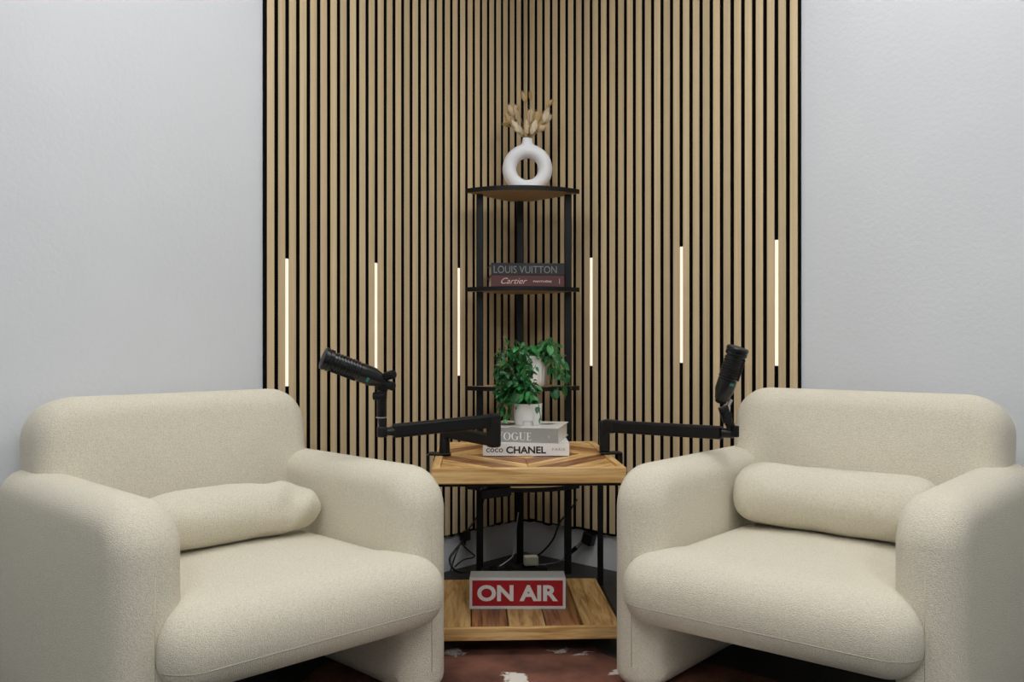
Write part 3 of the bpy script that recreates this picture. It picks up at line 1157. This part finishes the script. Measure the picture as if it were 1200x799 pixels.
M_DRY = [plain('dried_beige_%d' % i, c, 0.9, spec=0.15, bump=0.8, bscale=400) for i, c in enumerate(
    [(0.62, 0.44, 0.22), (0.76, 0.60, 0.38), (0.86, 0.75, 0.55), (0.50, 0.33, 0.14)])]
M_DSTEM = plain('dried_stem', (0.42, 0.31, 0.16), 0.8)


def fuzzy_head(name, base, d, ln, rad, mat, parent, seedv):
    """tapering fluffy seed head"""
    rnd = random.Random(seedv)
    M = axis_matrix(base, Vector(base) + d)
    vs, fs = [], []
    N, K = 14, 12
    for j in range(K + 1):
        u = j / K
        rr = rad * (math.sin(PI * min(1, u * 0.93 + 0.05)) ** 0.6)
        for i in range(N):
            a = 2 * PI * i / N
            q_ = rr * (1 + rnd.uniform(-0.16, 0.22))
            vs.append(M @ Vector((q_ * math.cos(a), q_ * math.sin(a), u * ln)))
    for j in range(K):
        for i in range(N):
            fs.append((j * N + i, j * N + (i + 1) % N, (j + 1) * N + (i + 1) % N, (j + 1) * N + i))
    fs.append(tuple(range(N))[::-1]); fs.append(tuple(K * N + i for i in range(N)))
    # hairs
    for h in range(150):
        u = rnd.random(); a = rnd.uniform(0, 2 * PI)
        rr = rad * (math.sin(PI * min(1, u * 0.93 + 0.05)) ** 0.6)
        p = Vector((rr * math.cos(a) * .9, rr * math.sin(a) * .9, u * ln))
        e = Vector((math.cos(a), math.sin(a), 1.2)).normalized() * rad * rnd.uniform(0.6, 1.3)
        s = Vector((-math.sin(a), math.cos(a), 0)) * 0.0005
        o = len(vs)
        vs += [M @ (p - s), M @ (p + s), M @ (p + e)]
        fs.append((o, o + 1, o + 2))
    return pyd(name, vs, fs, mat, parent, True)


# (pixel of tip, pixel of head base, head radius, tone)
DRIED = [((612, 107), (616, 120), .012, 0), ((621, 107), (622, 118), .008, 3), ((648, 117), (640, 125), .011, 0),
         ((596, 123), (601, 136), .016, 1), ((592, 132), (598, 144), .013, 0), ((604, 123), (605, 140), .014, 1),
         ((589, 145), (600, 147), .011, 3), ((607, 124), (608, 130), .008, 0),
         ((599, 141), (608, 155), .017, 2), ((606, 147), (612, 159), .018, 2),
         ((622, 128), (622, 145), .026, 1), ((631, 130), (628, 146), .022, 0), ((642, 128), (636, 145), .017, 2),
         ((646, 135), (637, 145), .014, 2), ((640, 148), (630, 153), .016, 1), ((628, 141), (623, 157), .017, 2),
         ((617, 140), (618, 157), .014, 1), ((634, 141), (627, 155), .018, 0)]
STEM_LABELS = {0: 'tallest tan dried grass stem, standing straight up from the ring vase',
               1: 'thin brown dried stem just right of the tallest one in the ring vase',
               2: 'tan dried stem leaning out to the upper right of the ring vase',
               6: 'brown dried stem leaning lowest to the left of the ring vase',
               10: 'widest fluffy beige plume in the middle of the ring vase',
               13: 'pale dried grass stem reaching farthest right below the leaning tan stem',
               9: 'pale cream seed head lowest on the left, at the vase mouth'}
for i, (tp, bs, rad, tone) in enumerate(DRIED):
    rnd = random.Random(i * 13 + 5)
    dY = rnd.uniform(-0.035, 0.035)
    p1 = at(tp[0], tp[1], vc_Y := vY + dY * 1.2)
    p0 = at(bs[0], bs[1], vY + dY)
    root = Vector((vc.x, vc.y, vz0 + vtop - 0.03)) + Vector((rnd.uniform(-.006, .006), rnd.uniform(-.006, .006), 0))
    t = thing('dried_grass_stem', STEM_LABELS.get(i, 'dried beige grass stem with a fluffy seed head in the ring vase'), 'dried plant', root, 0, 'dried grass stems in the ring vase')
    b0 = p0 - root; d = (p1 - p0)
    mouth = Vector(((b0.x) * 0.12, (b0.y) * 0.12, 0.034))
    tube('stem', catmull([(0, 0, 0), mouth, b0 * 0.6 + Vector((0, 0, 0.004)), b0 + d * 0.3], 5), 0.0011, M_DSTEM, t, 5)
    fuzzy_head('seed_head', b0, d, d.length, rad * 0.72, M_DRY[tone], t, i)


# ------------------------------------------------------------------ plants
def leaf_mesh(name, ln, wd, mat, heart):
    vs, fs = [], []
    K = 7
    for j in range(K + 1):
        u = j / K
        w = wd / 2 * (math.sin(PI * u ** (0.62 if heart else 0.8)) ** 0.75) if 0 < u < 1 else 0.0
        y = u * ln; droop = -0.18 * ln * u * u
        for s, lift in ((-1, 0.18), (-0.5, 0.05), (0, 0), (0.5, 0.05), (1, 0.18)):
            vs.append((s * w, y, droop + lift * w))
    for j in range(K):
        for i in range(4):
            a = j * 5 + i
            fs.append((a, a + 1, a + 6, a + 5))
    me = bpy.data.meshes.new(name); me.from_pydata(vs, [], fs)
    me.materials.append(mat)
    for p in me.polygons:
        p.use_smooth = True
    return me


def leaf_mat(name, c1, c2):
    m, t, b = nt(name)
    L = t.links
    tc = t.nodes.new('ShaderNodeTexCoord')
    oi = t.nodes.new('ShaderNodeObjectInfo')
    n = t.nodes.new('ShaderNodeTexNoise'); n.inputs['Scale'].default_value = 60
    L.new(tc.outputs['Object'], n.inputs['Vector'])
    mr = t.nodes.new('ShaderNodeMath'); mr.operation = 'MULTIPLY_ADD'; mr.inputs[1].default_value = 0.8
    mr.inputs[2].default_value = -0.4
    L.new(oi.outputs['Random'], mr.inputs[0])
    ad = t.nodes.new('ShaderNodeMath'); ad.operation = 'ADD'
    L.new(n.outputs['Fac'], ad.inputs[0]); L.new(mr.outputs[0], ad.inputs[1])
    rp = t.nodes.new('ShaderNodeValToRGB')
    rp.color_ramp.elements[0].position = 0.25; rp.color_ramp.elements[0].color = (*c1, 1)
    rp.color_ramp.elements[1].position = 0.8; rp.color_ramp.elements[1].color = (*c2, 1)
    L.new(ad.outputs[0], rp.inputs['Fac']); L.new(rp.outputs['Color'], b.inputs['Base Color'])
    b.inputs['Roughness'].default_value = 0.38
    b.inputs['Specular IOR Level'].default_value = 0.45
    b.inputs['Subsurface Weight'].default_value = 0.0
    return m


M_LEAF1 = leaf_mat('leaf_green', (0.006, 0.075, 0.014), (0.035, 0.26, 0.055))
M_LEAF2 = leaf_mat('pothos_green', (0.010, 0.10, 0.025), (0.09, 0.34, 0.10))


def vine_plant(root_obj, origin, ends, meshes, per, rseed, sz):
    """vines from the pot's mouth to each end point, leaves set along them; all in the thing's frame"""
    rnd = random.Random(rseed)
    for k, pts in enumerate(ends):
        path = catmull(pts, 6)
        tube('vine', path, 0.0013, M_STEM, root_obj, 5)
        n = per if isinstance(per, int) else per[k]
        for j in range(n):
            u = (j + rnd.uniform(0.3, 1.0)) / n
            u = min(0.999, 0.12 + 0.88 * u)
            idx = min(int(u * (len(path) - 1)), len(path) - 2)
            p = path[idx].lerp(path[idx + 1], u * (len(path) - 1) - idx)
            me = rnd.choice(meshes)
            o = bpy.data.objects.new('leaf', me); C.objects.link(o); o.parent = root_obj
            o.location = p + Vector((rnd.uniform(-.004, .004), rnd.uniform(-.006, .004), rnd.uniform(-.004, .004)))
            # leaves hang outwards, faces turned to the open side of the room
            yaw = rnd.uniform(-PI, PI)
            o.rotation_euler = (rnd.uniform(-1.45, -0.25), rnd.uniform(-0.7, 0.7), PI + yaw * 0.55)
            s = sz * rnd.uniform(0.75, 1.25)
            o.scale = (s, s, s)


def foliage(root_obj, n, rseed, meshes, blobs, sz):
    """the small leaves deep in the plant, too many and too small to tell apart"""
    rnd = random.Random(rseed)
    vs, fs = [], []
    vol = [b[1][0] * b[1][1] * b[1][2] for b in blobs]
    for k in range(n):
        c, e = rnd.choices(blobs, vol)[0]
        while True:
            p = Vector((rnd.uniform(-1, 1), rnd.uniform(-1, 1), rnd.uniform(-1, 1)))
            if p.length < 1:
                break
        p = Vector((c.x + p.x * e[0], c.y + p.y * e[1], c.z + p.z * e[2]))
        me = rnd.choice(meshes)
        s = sz * rnd.uniform(0.7, 1.2)
        M = Matrix.Translation(p) @ (Matrix.Rotation(PI + rnd.uniform(-1.8, 1.8), 4, 'Z') @ Matrix.Rotation(rnd.uniform(-.7, .7), 4, 'Y') @ Matrix.Rotation(rnd.uniform(-1.5, 0.2), 4, 'X')) @ Matrix.Scale(s, 4)
        o = len(vs)
        vs += [M @ v.co for v in me.vertices]
        fs += [tuple(i + o for i in q_.vertices) for q_ in me.polygons]
    me = bpy.data.meshes.new('foliage'); me.from_pydata([tuple(v) for v in vs], [], fs)
    o = link('foliage', me, meshes[0].materials[0], root_obj, True)
    o['kind'] = 'stuff'
    return o


# bushy plant in the small pot on the books
pz = vz + vh + 0.0004
pA = at(618.5, 496, 2.785)
pot1 = thing('potted_plant', 'bushy green plant in a small tapered white pot on the stack of books', 'plant', (pA.x, pA.y, pz), -DELTA)
HP = 0.066
lathe('pot', [(0.040, 0), (0.0412, 0.002), (0.0445, HP - 0.004), (0.0450, HP), (0.0415, HP), (0.040, HP - 0.012), (0.0395, HP - 0.014)], M_POT, pot1, 40)
lathe('soil', [(0.0395, HP - 0.016), (0.0395, HP - 0.012)], M_SOIL, pot1, 24)
bm = bmesh.new()
for (x, z, w, h) in ((0, 0.0135, 0.030, 0.0012), (-0.0145, 0.0075, 0.0012, 0.012), (0.0145, 0.0075, 0.0012, 0.012)):
    bm_box(bm, (x, -0.0412, z), (w, 0.004, h))
frombm('tray_slot', bm, plain('slot_grey', (0.35, 0.34, 0.32), 0.6), pot1)


def locA(px, py, Y):
    v = at(px, py, Y) - Vector((pA.x, pA.y, pz))
    return Matrix.Rotation(DELTA, 3, 'Z') @ v


rnd = random.Random(21)
endsA = []
tips = [(592, 396), (604, 398), (614, 400), (624, 404), (583, 412), (590, 420), (580, 432), (578, 452), (581, 470), (586, 484),
        (590, 494), (597, 488), (600, 470), (606, 462), (612, 466), (618, 470), (624, 462), (629, 448), (628, 428), (610, 430),
        (598, 440), (588, 446), (604, 446), (617, 446), (596, 408), (609, 415), (620, 418), (592, 458), (634, 492), (584, 462)]
for (x, y) in tips:
    Yt = 2.785 + rnd.uniform(-0.075, 0.05)
    if y > 455 and x > 598:
        Yt = 2.785 - rnd.uniform(0.05, 0.075)
    s = Vector((rnd.uniform(-.02, .02), rnd.uniform(-.02, .02), HP - 0.012))
    e = locA(x, y, Yt)
    mid = (s + e) / 2 + Vector((0, 0, 0.03 + max(0.0, (0.10 - e.z)) * 0.7))
    endsA.append([s, s + Vector((0, 0, 0.03)) + (e - s) * 0.1, mid, e])
LM1 = [leaf_mesh('leaf', 0.027, 0.015, M_LEAF1, False), leaf_mesh('leaf', 0.021, 0.013, M_LEAF1, True)]
vine_plant(pot1, None, endsA, LM1, 9, 5, 1.12)
foliage(pot1, 520, 3, LM1, [(locA(602, 432, 2.79), (0.062, 0.045, 0.085)), (locA(592, 452, 2.77), (0.032, 0.04, 0.08)), (locA(610, 452, 2.76), (0.045, 0.03, 0.045)), (locA(588, 474, 2.79), (0.018, 0.03, 0.045))], 0.8)

# trailing plant in the ribbed pot on the shelf
z3 = TIERS[2] + BT
pB = at(627, 452, 3.36)
pot2 = thing('potted_plant', 'trailing plant with pale-veined leaves in a ribbed white pot on the lower shelf board', 'plant', (pB.x, pB.y, z3), -DELTA)
vs, fs = [], []
N = 72
prof = [(0.034, 0.0), (0.040, 0.004), (0.0435, 0.02), (0.045, 0.055), (0.046, 0.108), (0.0465, 0.112), (0.0425, 0.112), (0.041, 0.10)]
for r, z in prof:
    for i in range(N):
        a = 2 * PI * i / N
        rb = r * (1 + (0.028 * math.cos(a * 18) if 0.003 < z < 0.109 and r > 0.0415 or z == 0.004 else 0))
        vs.append((rb * math.cos(a), rb * math.sin(a), z))
for j in range(len(prof) - 1):
    for i in range(N):
        fs.append((j * N + i, j * N + (i + 1) % N, (j + 1) * N + (i + 1) % N, (j + 1) * N + i))
fs.append(tuple(range(N))[::-1]); fs.append(tuple((len(prof) - 1) * N + i for i in range(N)))
pyd('pot', vs, fs, M_POT, pot2, True)
lathe('soil', [(0.0405, 0.096), (0.0405, 0.101)], M_SOIL, pot2, 24)


def locB(px, py, Y):
    v = at(px, py, Y) - Vector((pB.x, pB.y, z3))
    return Matrix.Rotation(DELTA, 3, 'Z') @ v


tipsB = [(640, 399), (646, 404), (636, 408), (652, 412), (612, 404), (622, 406), (630, 410), (602, 410),
         (656, 428), (660, 440), (664, 452), (668, 446), (663, 468), (655, 462), (670, 456), (648, 456), (650, 440), (645, 424), (657, 448),
         (605, 424), (612, 420)]
rnd = random.Random(4)
endsB = []
for (x, y) in tipsB:
    s = Vector((rnd.uniform(-.02, .02), rnd.uniform(-.02, .02), 0.10))
    e = locB(x, y, 3.36 - rnd.uniform(0.02, 0.10) - (0.05 if y > 450 else 0))
    mid = (s + e) / 2 + Vector((0, 0, 0.025 + max(0.0, 0.12 - e.z) * 0.75))
    endsB.append([s, s + Vector((0, 0, 0.025)) + (e - s) * 0.12, mid, e])
LM2 = [leaf_mesh('leaf', 0.040, 0.027, M_LEAF2, True), leaf_mesh('leaf', 0.033, 0.020, M_LEAF2, True)]
vine_plant(pot2, None, endsB, LM2, 6, 9, 0.98)
foliage(pot2, 90, 8, LM2, [(locB(640, 408, 3.36), (0.055, 0.05, 0.03)), (locB(653, 428, 3.30), (0.028, 0.03, 0.06)), (locB(608, 412, 3.36), (0.04, 0.03, 0.03))], 0.7)


# ------------------------------------------------------------------ microphones and boom arms
M_MIC = plain('mic_enamel', (0.007, 0.007, 0.008), 0.28, spec=0.5)


def microphone(name, label, tail, head, badge_side):
    """broadcast microphone; tail and head are room points, its parts lie along that axis"""
    tail, head = Vector(tail), Vector(head)
    t = thing(name, label, 'microphone', tail)
    ax = head - tail
    L = ax.length
    M = axis_matrix((0, 0, 0), ax)
    r = 0.0255
    lathe('body', [(0.010, -0.012), (0.018, -0.010), (0.0205, 0.0), (0.022, 0.006), (r, 0.016), (r, L * 0.36), (r - 0.0015, L * 0.37),
                   (r - 0.0015, L * 0.86), (r, L * 0.87), (r + 0.0005, L * 0.875)], M_MIC, t, 36, M)
    # ribbed vents
    for k in range(8):
        z = L * (0.41 + 0.055 * k)
        lathe('rib', [(r - 0.0012, z - 0.0028), (r + 0.0014, z - 0.0018), (r + 0.0014, z + 0.0018), (r - 0.0012, z + 0.0028)], M_MIC, t, 36, M)
    lathe('head_ring', [(r, L * 0.868), (r + 0.0035, L * 0.875), (r + 0.0038, L * 0.94), (r + 0.0015, L * 0.945), (r + 0.0015, L * 0.96), (r + 0.0042, L * 0.965),
                        (r + 0.0042, L * 1.02), (r + 0.002, L * 1.035)], M_BLACKP, t, 40, M)
    lathe('grille', [(r + 0.0018, L * 1.034), (r - 0.004, L * 1.042), (r - 0.012, L * 1.046)], plain('grille_mesh', (0.03, 0.03, 0.032), 0.5, bump=1.0, bscale=900), t, 36, M)
    # long rail on the underside and a small teal mark near the tail
    side = (Matrix.Rotation(-DELTA, 3, 'Z') @ Vector((0, -1, 0)))
    d = ax.normalized()
    side = (side - d * side.dot(d)).normalized()
    up = d.cross(side)
    if up.z < 0:
        up = -up
    lo = -up
    p = d * (L * 0.62) + (side * 0.6 + lo * 0.8).normalized() * (r + 0.0005)
    R = Matrix((d, side.cross(d), side)).transposed()
    box('rail', p, (L * 0.46, 0.010, 0.005), M_BLACKP, t, 0.0015, 1, R)
    p = d * (L * badge_side) + (side * 0.93 + lo * 0.37).normalized() * (r + 0.0002)
    nrm = (side * 0.93 + lo * 0.37).normalized()
    R = Matrix((d, nrm.cross(d), nrm)).transposed()
    box('badge', p, (0.007, 0.013, 0.0012), plain('teal_mark', (0.01, 0.20, 0.16), 0.4), t, 0.0004, 1, R)
    # tail clamp with knob
    e = -d * 0.010
    lathe('tail_cap', [(0.0125, -0.020), (0.0155, -0.017), (0.0155, -0.009), (0.012, -0.007)], M_RUBBER, t, 24, M)
    return t, d, side, up


# --- left boom
basL = at_z(521, 533, TBL_H)
armz = 0.87 - 0.272
elb = at(578.5, 505, 2.53)
tipL = at(460, 505, 2.42)
Lm = thing('boom_arm', 'black low-profile boom arm clamped to the left edge of the side table', 'microphone arm', (basL.x, basL.y, TBL_H))


def lc(p):
    return Vector(p) - Vector((basL.x, basL.y, TBL_H))


ed = at_z(503.5, 536, TBL_H) - at_z(521, 536, TBL_H)
box('clamp_plate', lc(basL) + Vector((-0.014, 0, 0.004)), (0.066, 0.05, 0.006), M_BLACK, Lm, 0.0015, 1)
box('clamp_jaw', lc(basL) + Vector((-0.049, 0, -0.028)), (0.008, 0.04, 0.060), M_BLACK, Lm, 0.0015, 1)
cyl('clamp_screw', lc(basL) + Vector((-0.020, 0, -0.094)), lc(basL) + Vector((-0.020, 0, -0.050)), 0.005, M_BLACK, Lm, 14)
cyl('post', lc(basL) + Vector((0, 0, 0.006)), lc(basL) + Vector((0, 0, 0.078)), 0.0165, M_BLACK, Lm, 28, 0.0135, 0.001)
ptop = Vector((basL.x, basL.y, armz + 0.002))
el_lo = Vector((elb.x, elb.y, armz - 0.006))
bar('lower_arm', lc(ptop), lc(el_lo), 0.026, 0.034, M_BLACK, Lm, 0.005)
el_hi = Vector((elb.x, elb.y, tipL.z + 0.018))
box('elbow', lc((el_lo + el_hi) / 2), (0.034, 0.034, el_hi.z - el_lo.z + 0.040), M_BLACK, Lm, 0.008, 3, Matrix.Rotation(0.5, 3, 'Z'))
bar('upper_arm', lc(el_hi), lc(tipL), 0.026, 0.037, M_BLACK, Lm, 0.006)
tip2 = at(448, 506, 2.41)
cyl('tip_joint', lc(tipL + (tipL - el_hi).normalized() * -0.004), lc(tip2), 0.0125, M_BLACKP, Lm, 20, 0.010)
cyl('swivel', lc(tip2 + Vector((0, 0, -0.014))), lc(tip2 + Vector((0, 0, 0.014))), 0.0145, M_BLACKP, Lm, 24, None, 0.003)
jt = at(447, 489, 2.41)
cyl('stud', lc(tip2 + Vector((0, 0, 0.012))), lc(jt), 0.010, M_BLACKP, Lm, 16)
lathe('washer', [(0.0145, -0.0015), (0.0145, 0.0015)], M_STEEL, Lm, 24, Matrix.Translation(lc(jt)))
nk = at(447.5, 458, 2.405)
cyl('neck', lc(jt + Vector((0, 0, 0.001))), lc(nk), 0.0125, M_BLACKP, Lm, 24, 0.0140, 0.002)
cyl('tilt_knob', lc(at(437, 464, 2.40)), lc(at(452, 464, 2.40)), 0.0105, M_RUBBER, Lm, 18, None, 0.002)
yo = at(450, 446, 2.40)
bar('yoke', lc(nk), lc(yo), 0.030, 0.022, M_BLACKP, Lm, 0.004)
cyl('yoke_knob', lc(at(452, 441, 2.40)), lc(at(462, 438, 2.385)), 0.0115, M_RUBBER, Lm, 16, None, 0.0015)
cyl('yoke_knob', lc(at(452, 450, 2.40)), lc(at(461, 453, 2.385)), 0.0115, M_RUBBER, Lm, 16, None, 0.0015)
microphone('microphone', 'black broadcast microphone pointing up and left above the left armchair', at(443, 444, 2.40), at(380.5, 420, 2.35), 0.20)

# --- right boom
basR = at_z(708.5, 532, TBL_H)
Rm_ = thing('boom_arm', 'black low-profile boom arm clamped to the right edge of the side table', 'microphone arm', (basR.x, basR.y, TBL_H))


def rcx(p):
    return Vector(p) - Vector((basR.x, basR.y, TBL_H))


Yr = (CAM.z - TBL_H) * FOC / (532 - 399.5)
box('clamp_plate', Vector((0.018, 0, 0.004)), (0.066, 0.045, 0.006), M_BLACK, Rm_, 0.0015, 1)
box('clamp_jaw', Vector((0.0475, 0, -0.028)), (0.008, 0.04, 0.060), M_BLACK, Rm_, 0.0015, 1)
cyl('clamp_screw', Vector((0.020, 0, -0.094)), Vector((0.020, 0, -0.050)), 0.005, M_BLACK, Rm_, 14)
rt = at(708.5, 499, Yr)
bar('post', Vector((0, 0, 0.006)), rcx(rt) + Vector((0, 0, 0.016)), 0.030, 0.030, M_BLACK, Rm_, 0.005)
endR = at(846, 507, 2.47)
a0 = rt + (endR - rt).normalized() * -0.008
bar('arm', rcx(a0), rcx(endR), 0.026, 0.036, M_BLACK, Rm_, 0.006)
bar('arm_sleeve', rcx(rt + (endR - rt) * 0.0), rcx(rt + (endR - rt) * 0.10), 0.030, 0.040, M_BLACKP, Rm_, 0.005)
j1 = at(860, 508, 2.455)
cyl('tip_joint', rcx(endR), rcx(j1), 0.0135, M_BLACKP, Rm_, 20, 0.0125, 0.002)
cyl('swivel_knob', rcx(at(862, 499, 2.44)), rcx(at(862, 512, 2.44)), 0.0095, M_RUBBER, Rm_, 18, None, 0.002)
j2 = at(853, 492, 2.45)
bar('stud', rcx(j1), rcx(j2), 0.018, 0.020, M_BLACKP, Rm_, 0.003)
j3 = at(847, 476, 2.45)
bar('yoke', rcx(j2 + Vector((0, 0, -0.006))), rcx(j3), 0.026, 0.018, M_BLACKP, Rm_, 0.003)
cyl('tilt_knob', rcx(at(853, 486, 2.44)), rcx(at(853.5, 486.5, 2.41)), 0.0105, M_RUBBER, Rm_, 20, None, 0.002)
cyl('tilt_bolt', rcx(at(857, 468, 2.45)), rcx(at(852, 478, 2.45)), 0.005, M_STEEL, Rm_, 14)
microphone('microphone', 'black broadcast microphone standing nearly upright beside the right armchair', at(846.5, 464, 2.45), at(864.5, 409, 2.425), 0.30)


# ------------------------------------------------------------------ power leads behind the table
def on_left(px, py, off=0.0):
    """point on the left plaster wall under a pixel"""
    d = (at(px, py, 1.0) - CAM)
    k = ((cor + nl * off - CAM).dot(nl)) / d.dot(nl)
    return CAM + d * k


def on_right(px, py, off=0.0):
    d = (at(px, py, 1.0) - CAM)
    k = ((cor + nr * off - CAM).dot(nr)) / d.dot(nr)
    return CAM + d * k


def world_box(name, label, cat, p, s, rz, mat, bev=0.004, rx=0.0):
    o = box(name, (0, 0, 0), s, mat, None, bev, 2, Matrix.Rotation(rz, 3, 'Z') @ Matrix.Rotation(rx, 3, 'Y'))
    o.location = p
    return tag(o, label, cat)


def cable(label, pts, r, mat):
    root = Vector(pts[0])
    o = tube('cable', catmull([Vector(p) - root for p in pts], 8), r, mat, None, 8)
    o.location = root
    return tag(o, label, 'cable')


M_CABLE = plain('black_cable', (0.010, 0.010, 0.012), 0.5)
M_WCABLE = plain('white_cable', (0.62, 0.62, 0.60), 0.5)
ad1 = thing('power_adapter', 'black power adapter plugged into the wall left of the corner shelf', 'adapter', on_left(545, 627, 0.016), PI / 4)
box('body', (0, 0, 0), (0.034, 0.030, 0.040), M_BLACKP, ad1, 0.004, 2)
cyl('strain_relief', (-0.006, -0.004, -0.036), (-0.003, -0.002, -0.018), 0.004, M_RUBBER, ad1, 12)
ad2 = thing('power_adapter', 'black power adapter plugged into the wall right of the corner shelf', 'adapter', on_right(690, 631, 0.018), -PI / 4)
box('body', (0, 0, 0), (0.046, 0.030, 0.046), M_BLACKP, ad2, 0.004, 2, Matrix.Rotation(0.3, 3, 'Y'))
a, b = on_right(684, 634, 0.02), on_right(676, 641, 0.03)
o_ = Vector(ad2.location)
Ri = Matrix.Rotation(PI / 4, 3, 'Z')
cyl('plug_sleeve', Ri @ (a - o_), Ri @ (b - o_), 0.0085, M_STEEL, ad2, 16)
cyl('plug_grip', Ri @ (b - o_), Ri @ (on_right(663, 652, 0.045) - o_), 0.0085, M_RUBBER, ad2, 16)
cable('black cable looping down the wall from the left adapter', [on_left(543, 634, 0.02), on_left(533, 645, 0.03), on_left(527, 655, 0.03), on_left(531, 666, 0.05), on_left(540, 670.5, 0.06), on_left(552, 670.5, 0.07)], 0.0046, M_CABLE)
cable('thin black cable falling from the left adapter behind the left armchair', [on_left(541, 634, 0.03), on_left(534, 650, 0.04), on_left(530, 662, 0.04), on_left(525, 678, 0.05), on_left(520, 690, 0.06)], 0.0029, M_CABLE)
cable('thin black cable running from the left adapter to the shelf pole', [on_left(541, 637, 0.025), on_left(549, 645, 0.03), on_left(556, 652, 0.03), on_left(543, 656, 0.04), on_left(533, 664, 0.045)], 0.0029, M_CABLE)
cable('black cable rising from the left adapter up behind the table', [on_left(549, 620, 0.03), on_left(556, 610, 0.03), on_left(563, 598, 0.03), on_left(568, 580, 0.03)], 0.0034, M_CABLE)
cable('black cable curving across the right wall behind the shelf', [on_right(676, 585, 0.03), on_right(668, 598, 0.03), on_right(656, 612, 0.03), on_right(648, 632, 0.03), on_right(634, 648, 0.03), on_right(618, 657.5, 0.03)], 0.0036, M_CABLE)
cable('white cable hanging along the back pole of the shelf', [at(607.5, 600, 3.50), at(605, 618, 3.49), at(602.5, 640, 3.48), at(601, 651, 3.45), at(592, 659, 3.40), at(584, 664, 3.34)], 0.0024, M_WCABLE)
cable('grey cable from the right plug to the power strip', [on_right(662, 653, 0.05), on_right(655, 658, 0.07), at(640, 661, 3.4), at(626, 662, 3.38)], 0.0024, plain('grey_cable', (0.20, 0.20, 0.20), 0.5))
ps0, ps1 = at_z(566, 668, 0.03), at_z(640, 668, 0.03)
ps = thing('power_strip', 'black power strip lying on the floor behind the sign', 'power strip', ((ps0 + ps1) / 2).to_tuple()[:2] + (0.0,), 0.10)
box('body', (0, 0, 0.021), (0.24, 0.05, 0.042), M_BLACKP, ps, 0.005, 2)
for k in range(3):
    box('socket', (-0.08 + 0.06 * k, -0.0, 0.0425), (0.03, 0.028, 0.003), M_RUBBER, ps, 0.001, 1)
wp = thing('plug', 'white block plug on the power strip behind the sign', 'plug', (ps.location.x + 0.06, ps.location.y - 0.004, 0.0445), 0.1)
box('body', (0, 0, 0.022), (0.052, 0.036, 0.036), plain('cream_plastic', (0.62, 0.60, 0.46), 0.5), wp, 0.006, 2)
box('prong_base', (0, 0, 0.002), (0.030, 0.020, 0.006), M_RUBBER, wp)
# guessed small black box for an unclear dark shape under the tabletop
ct = thing('hanging_box', 'small black box hung under the tabletop in front of the shelf poles', 'box', tuple(at(581, 576, 3.0)), 0.0)
box('body', (0, 0, 0), (0.10, 0.05, 0.032), M_BLACKP, ct, 0.003, 1, Matrix.Rotation(-0.12, 3, 'Y'))
box('bracket', (0, 0, 0.018), (0.06, 0.03, 0.02), M_BLACK, ct)
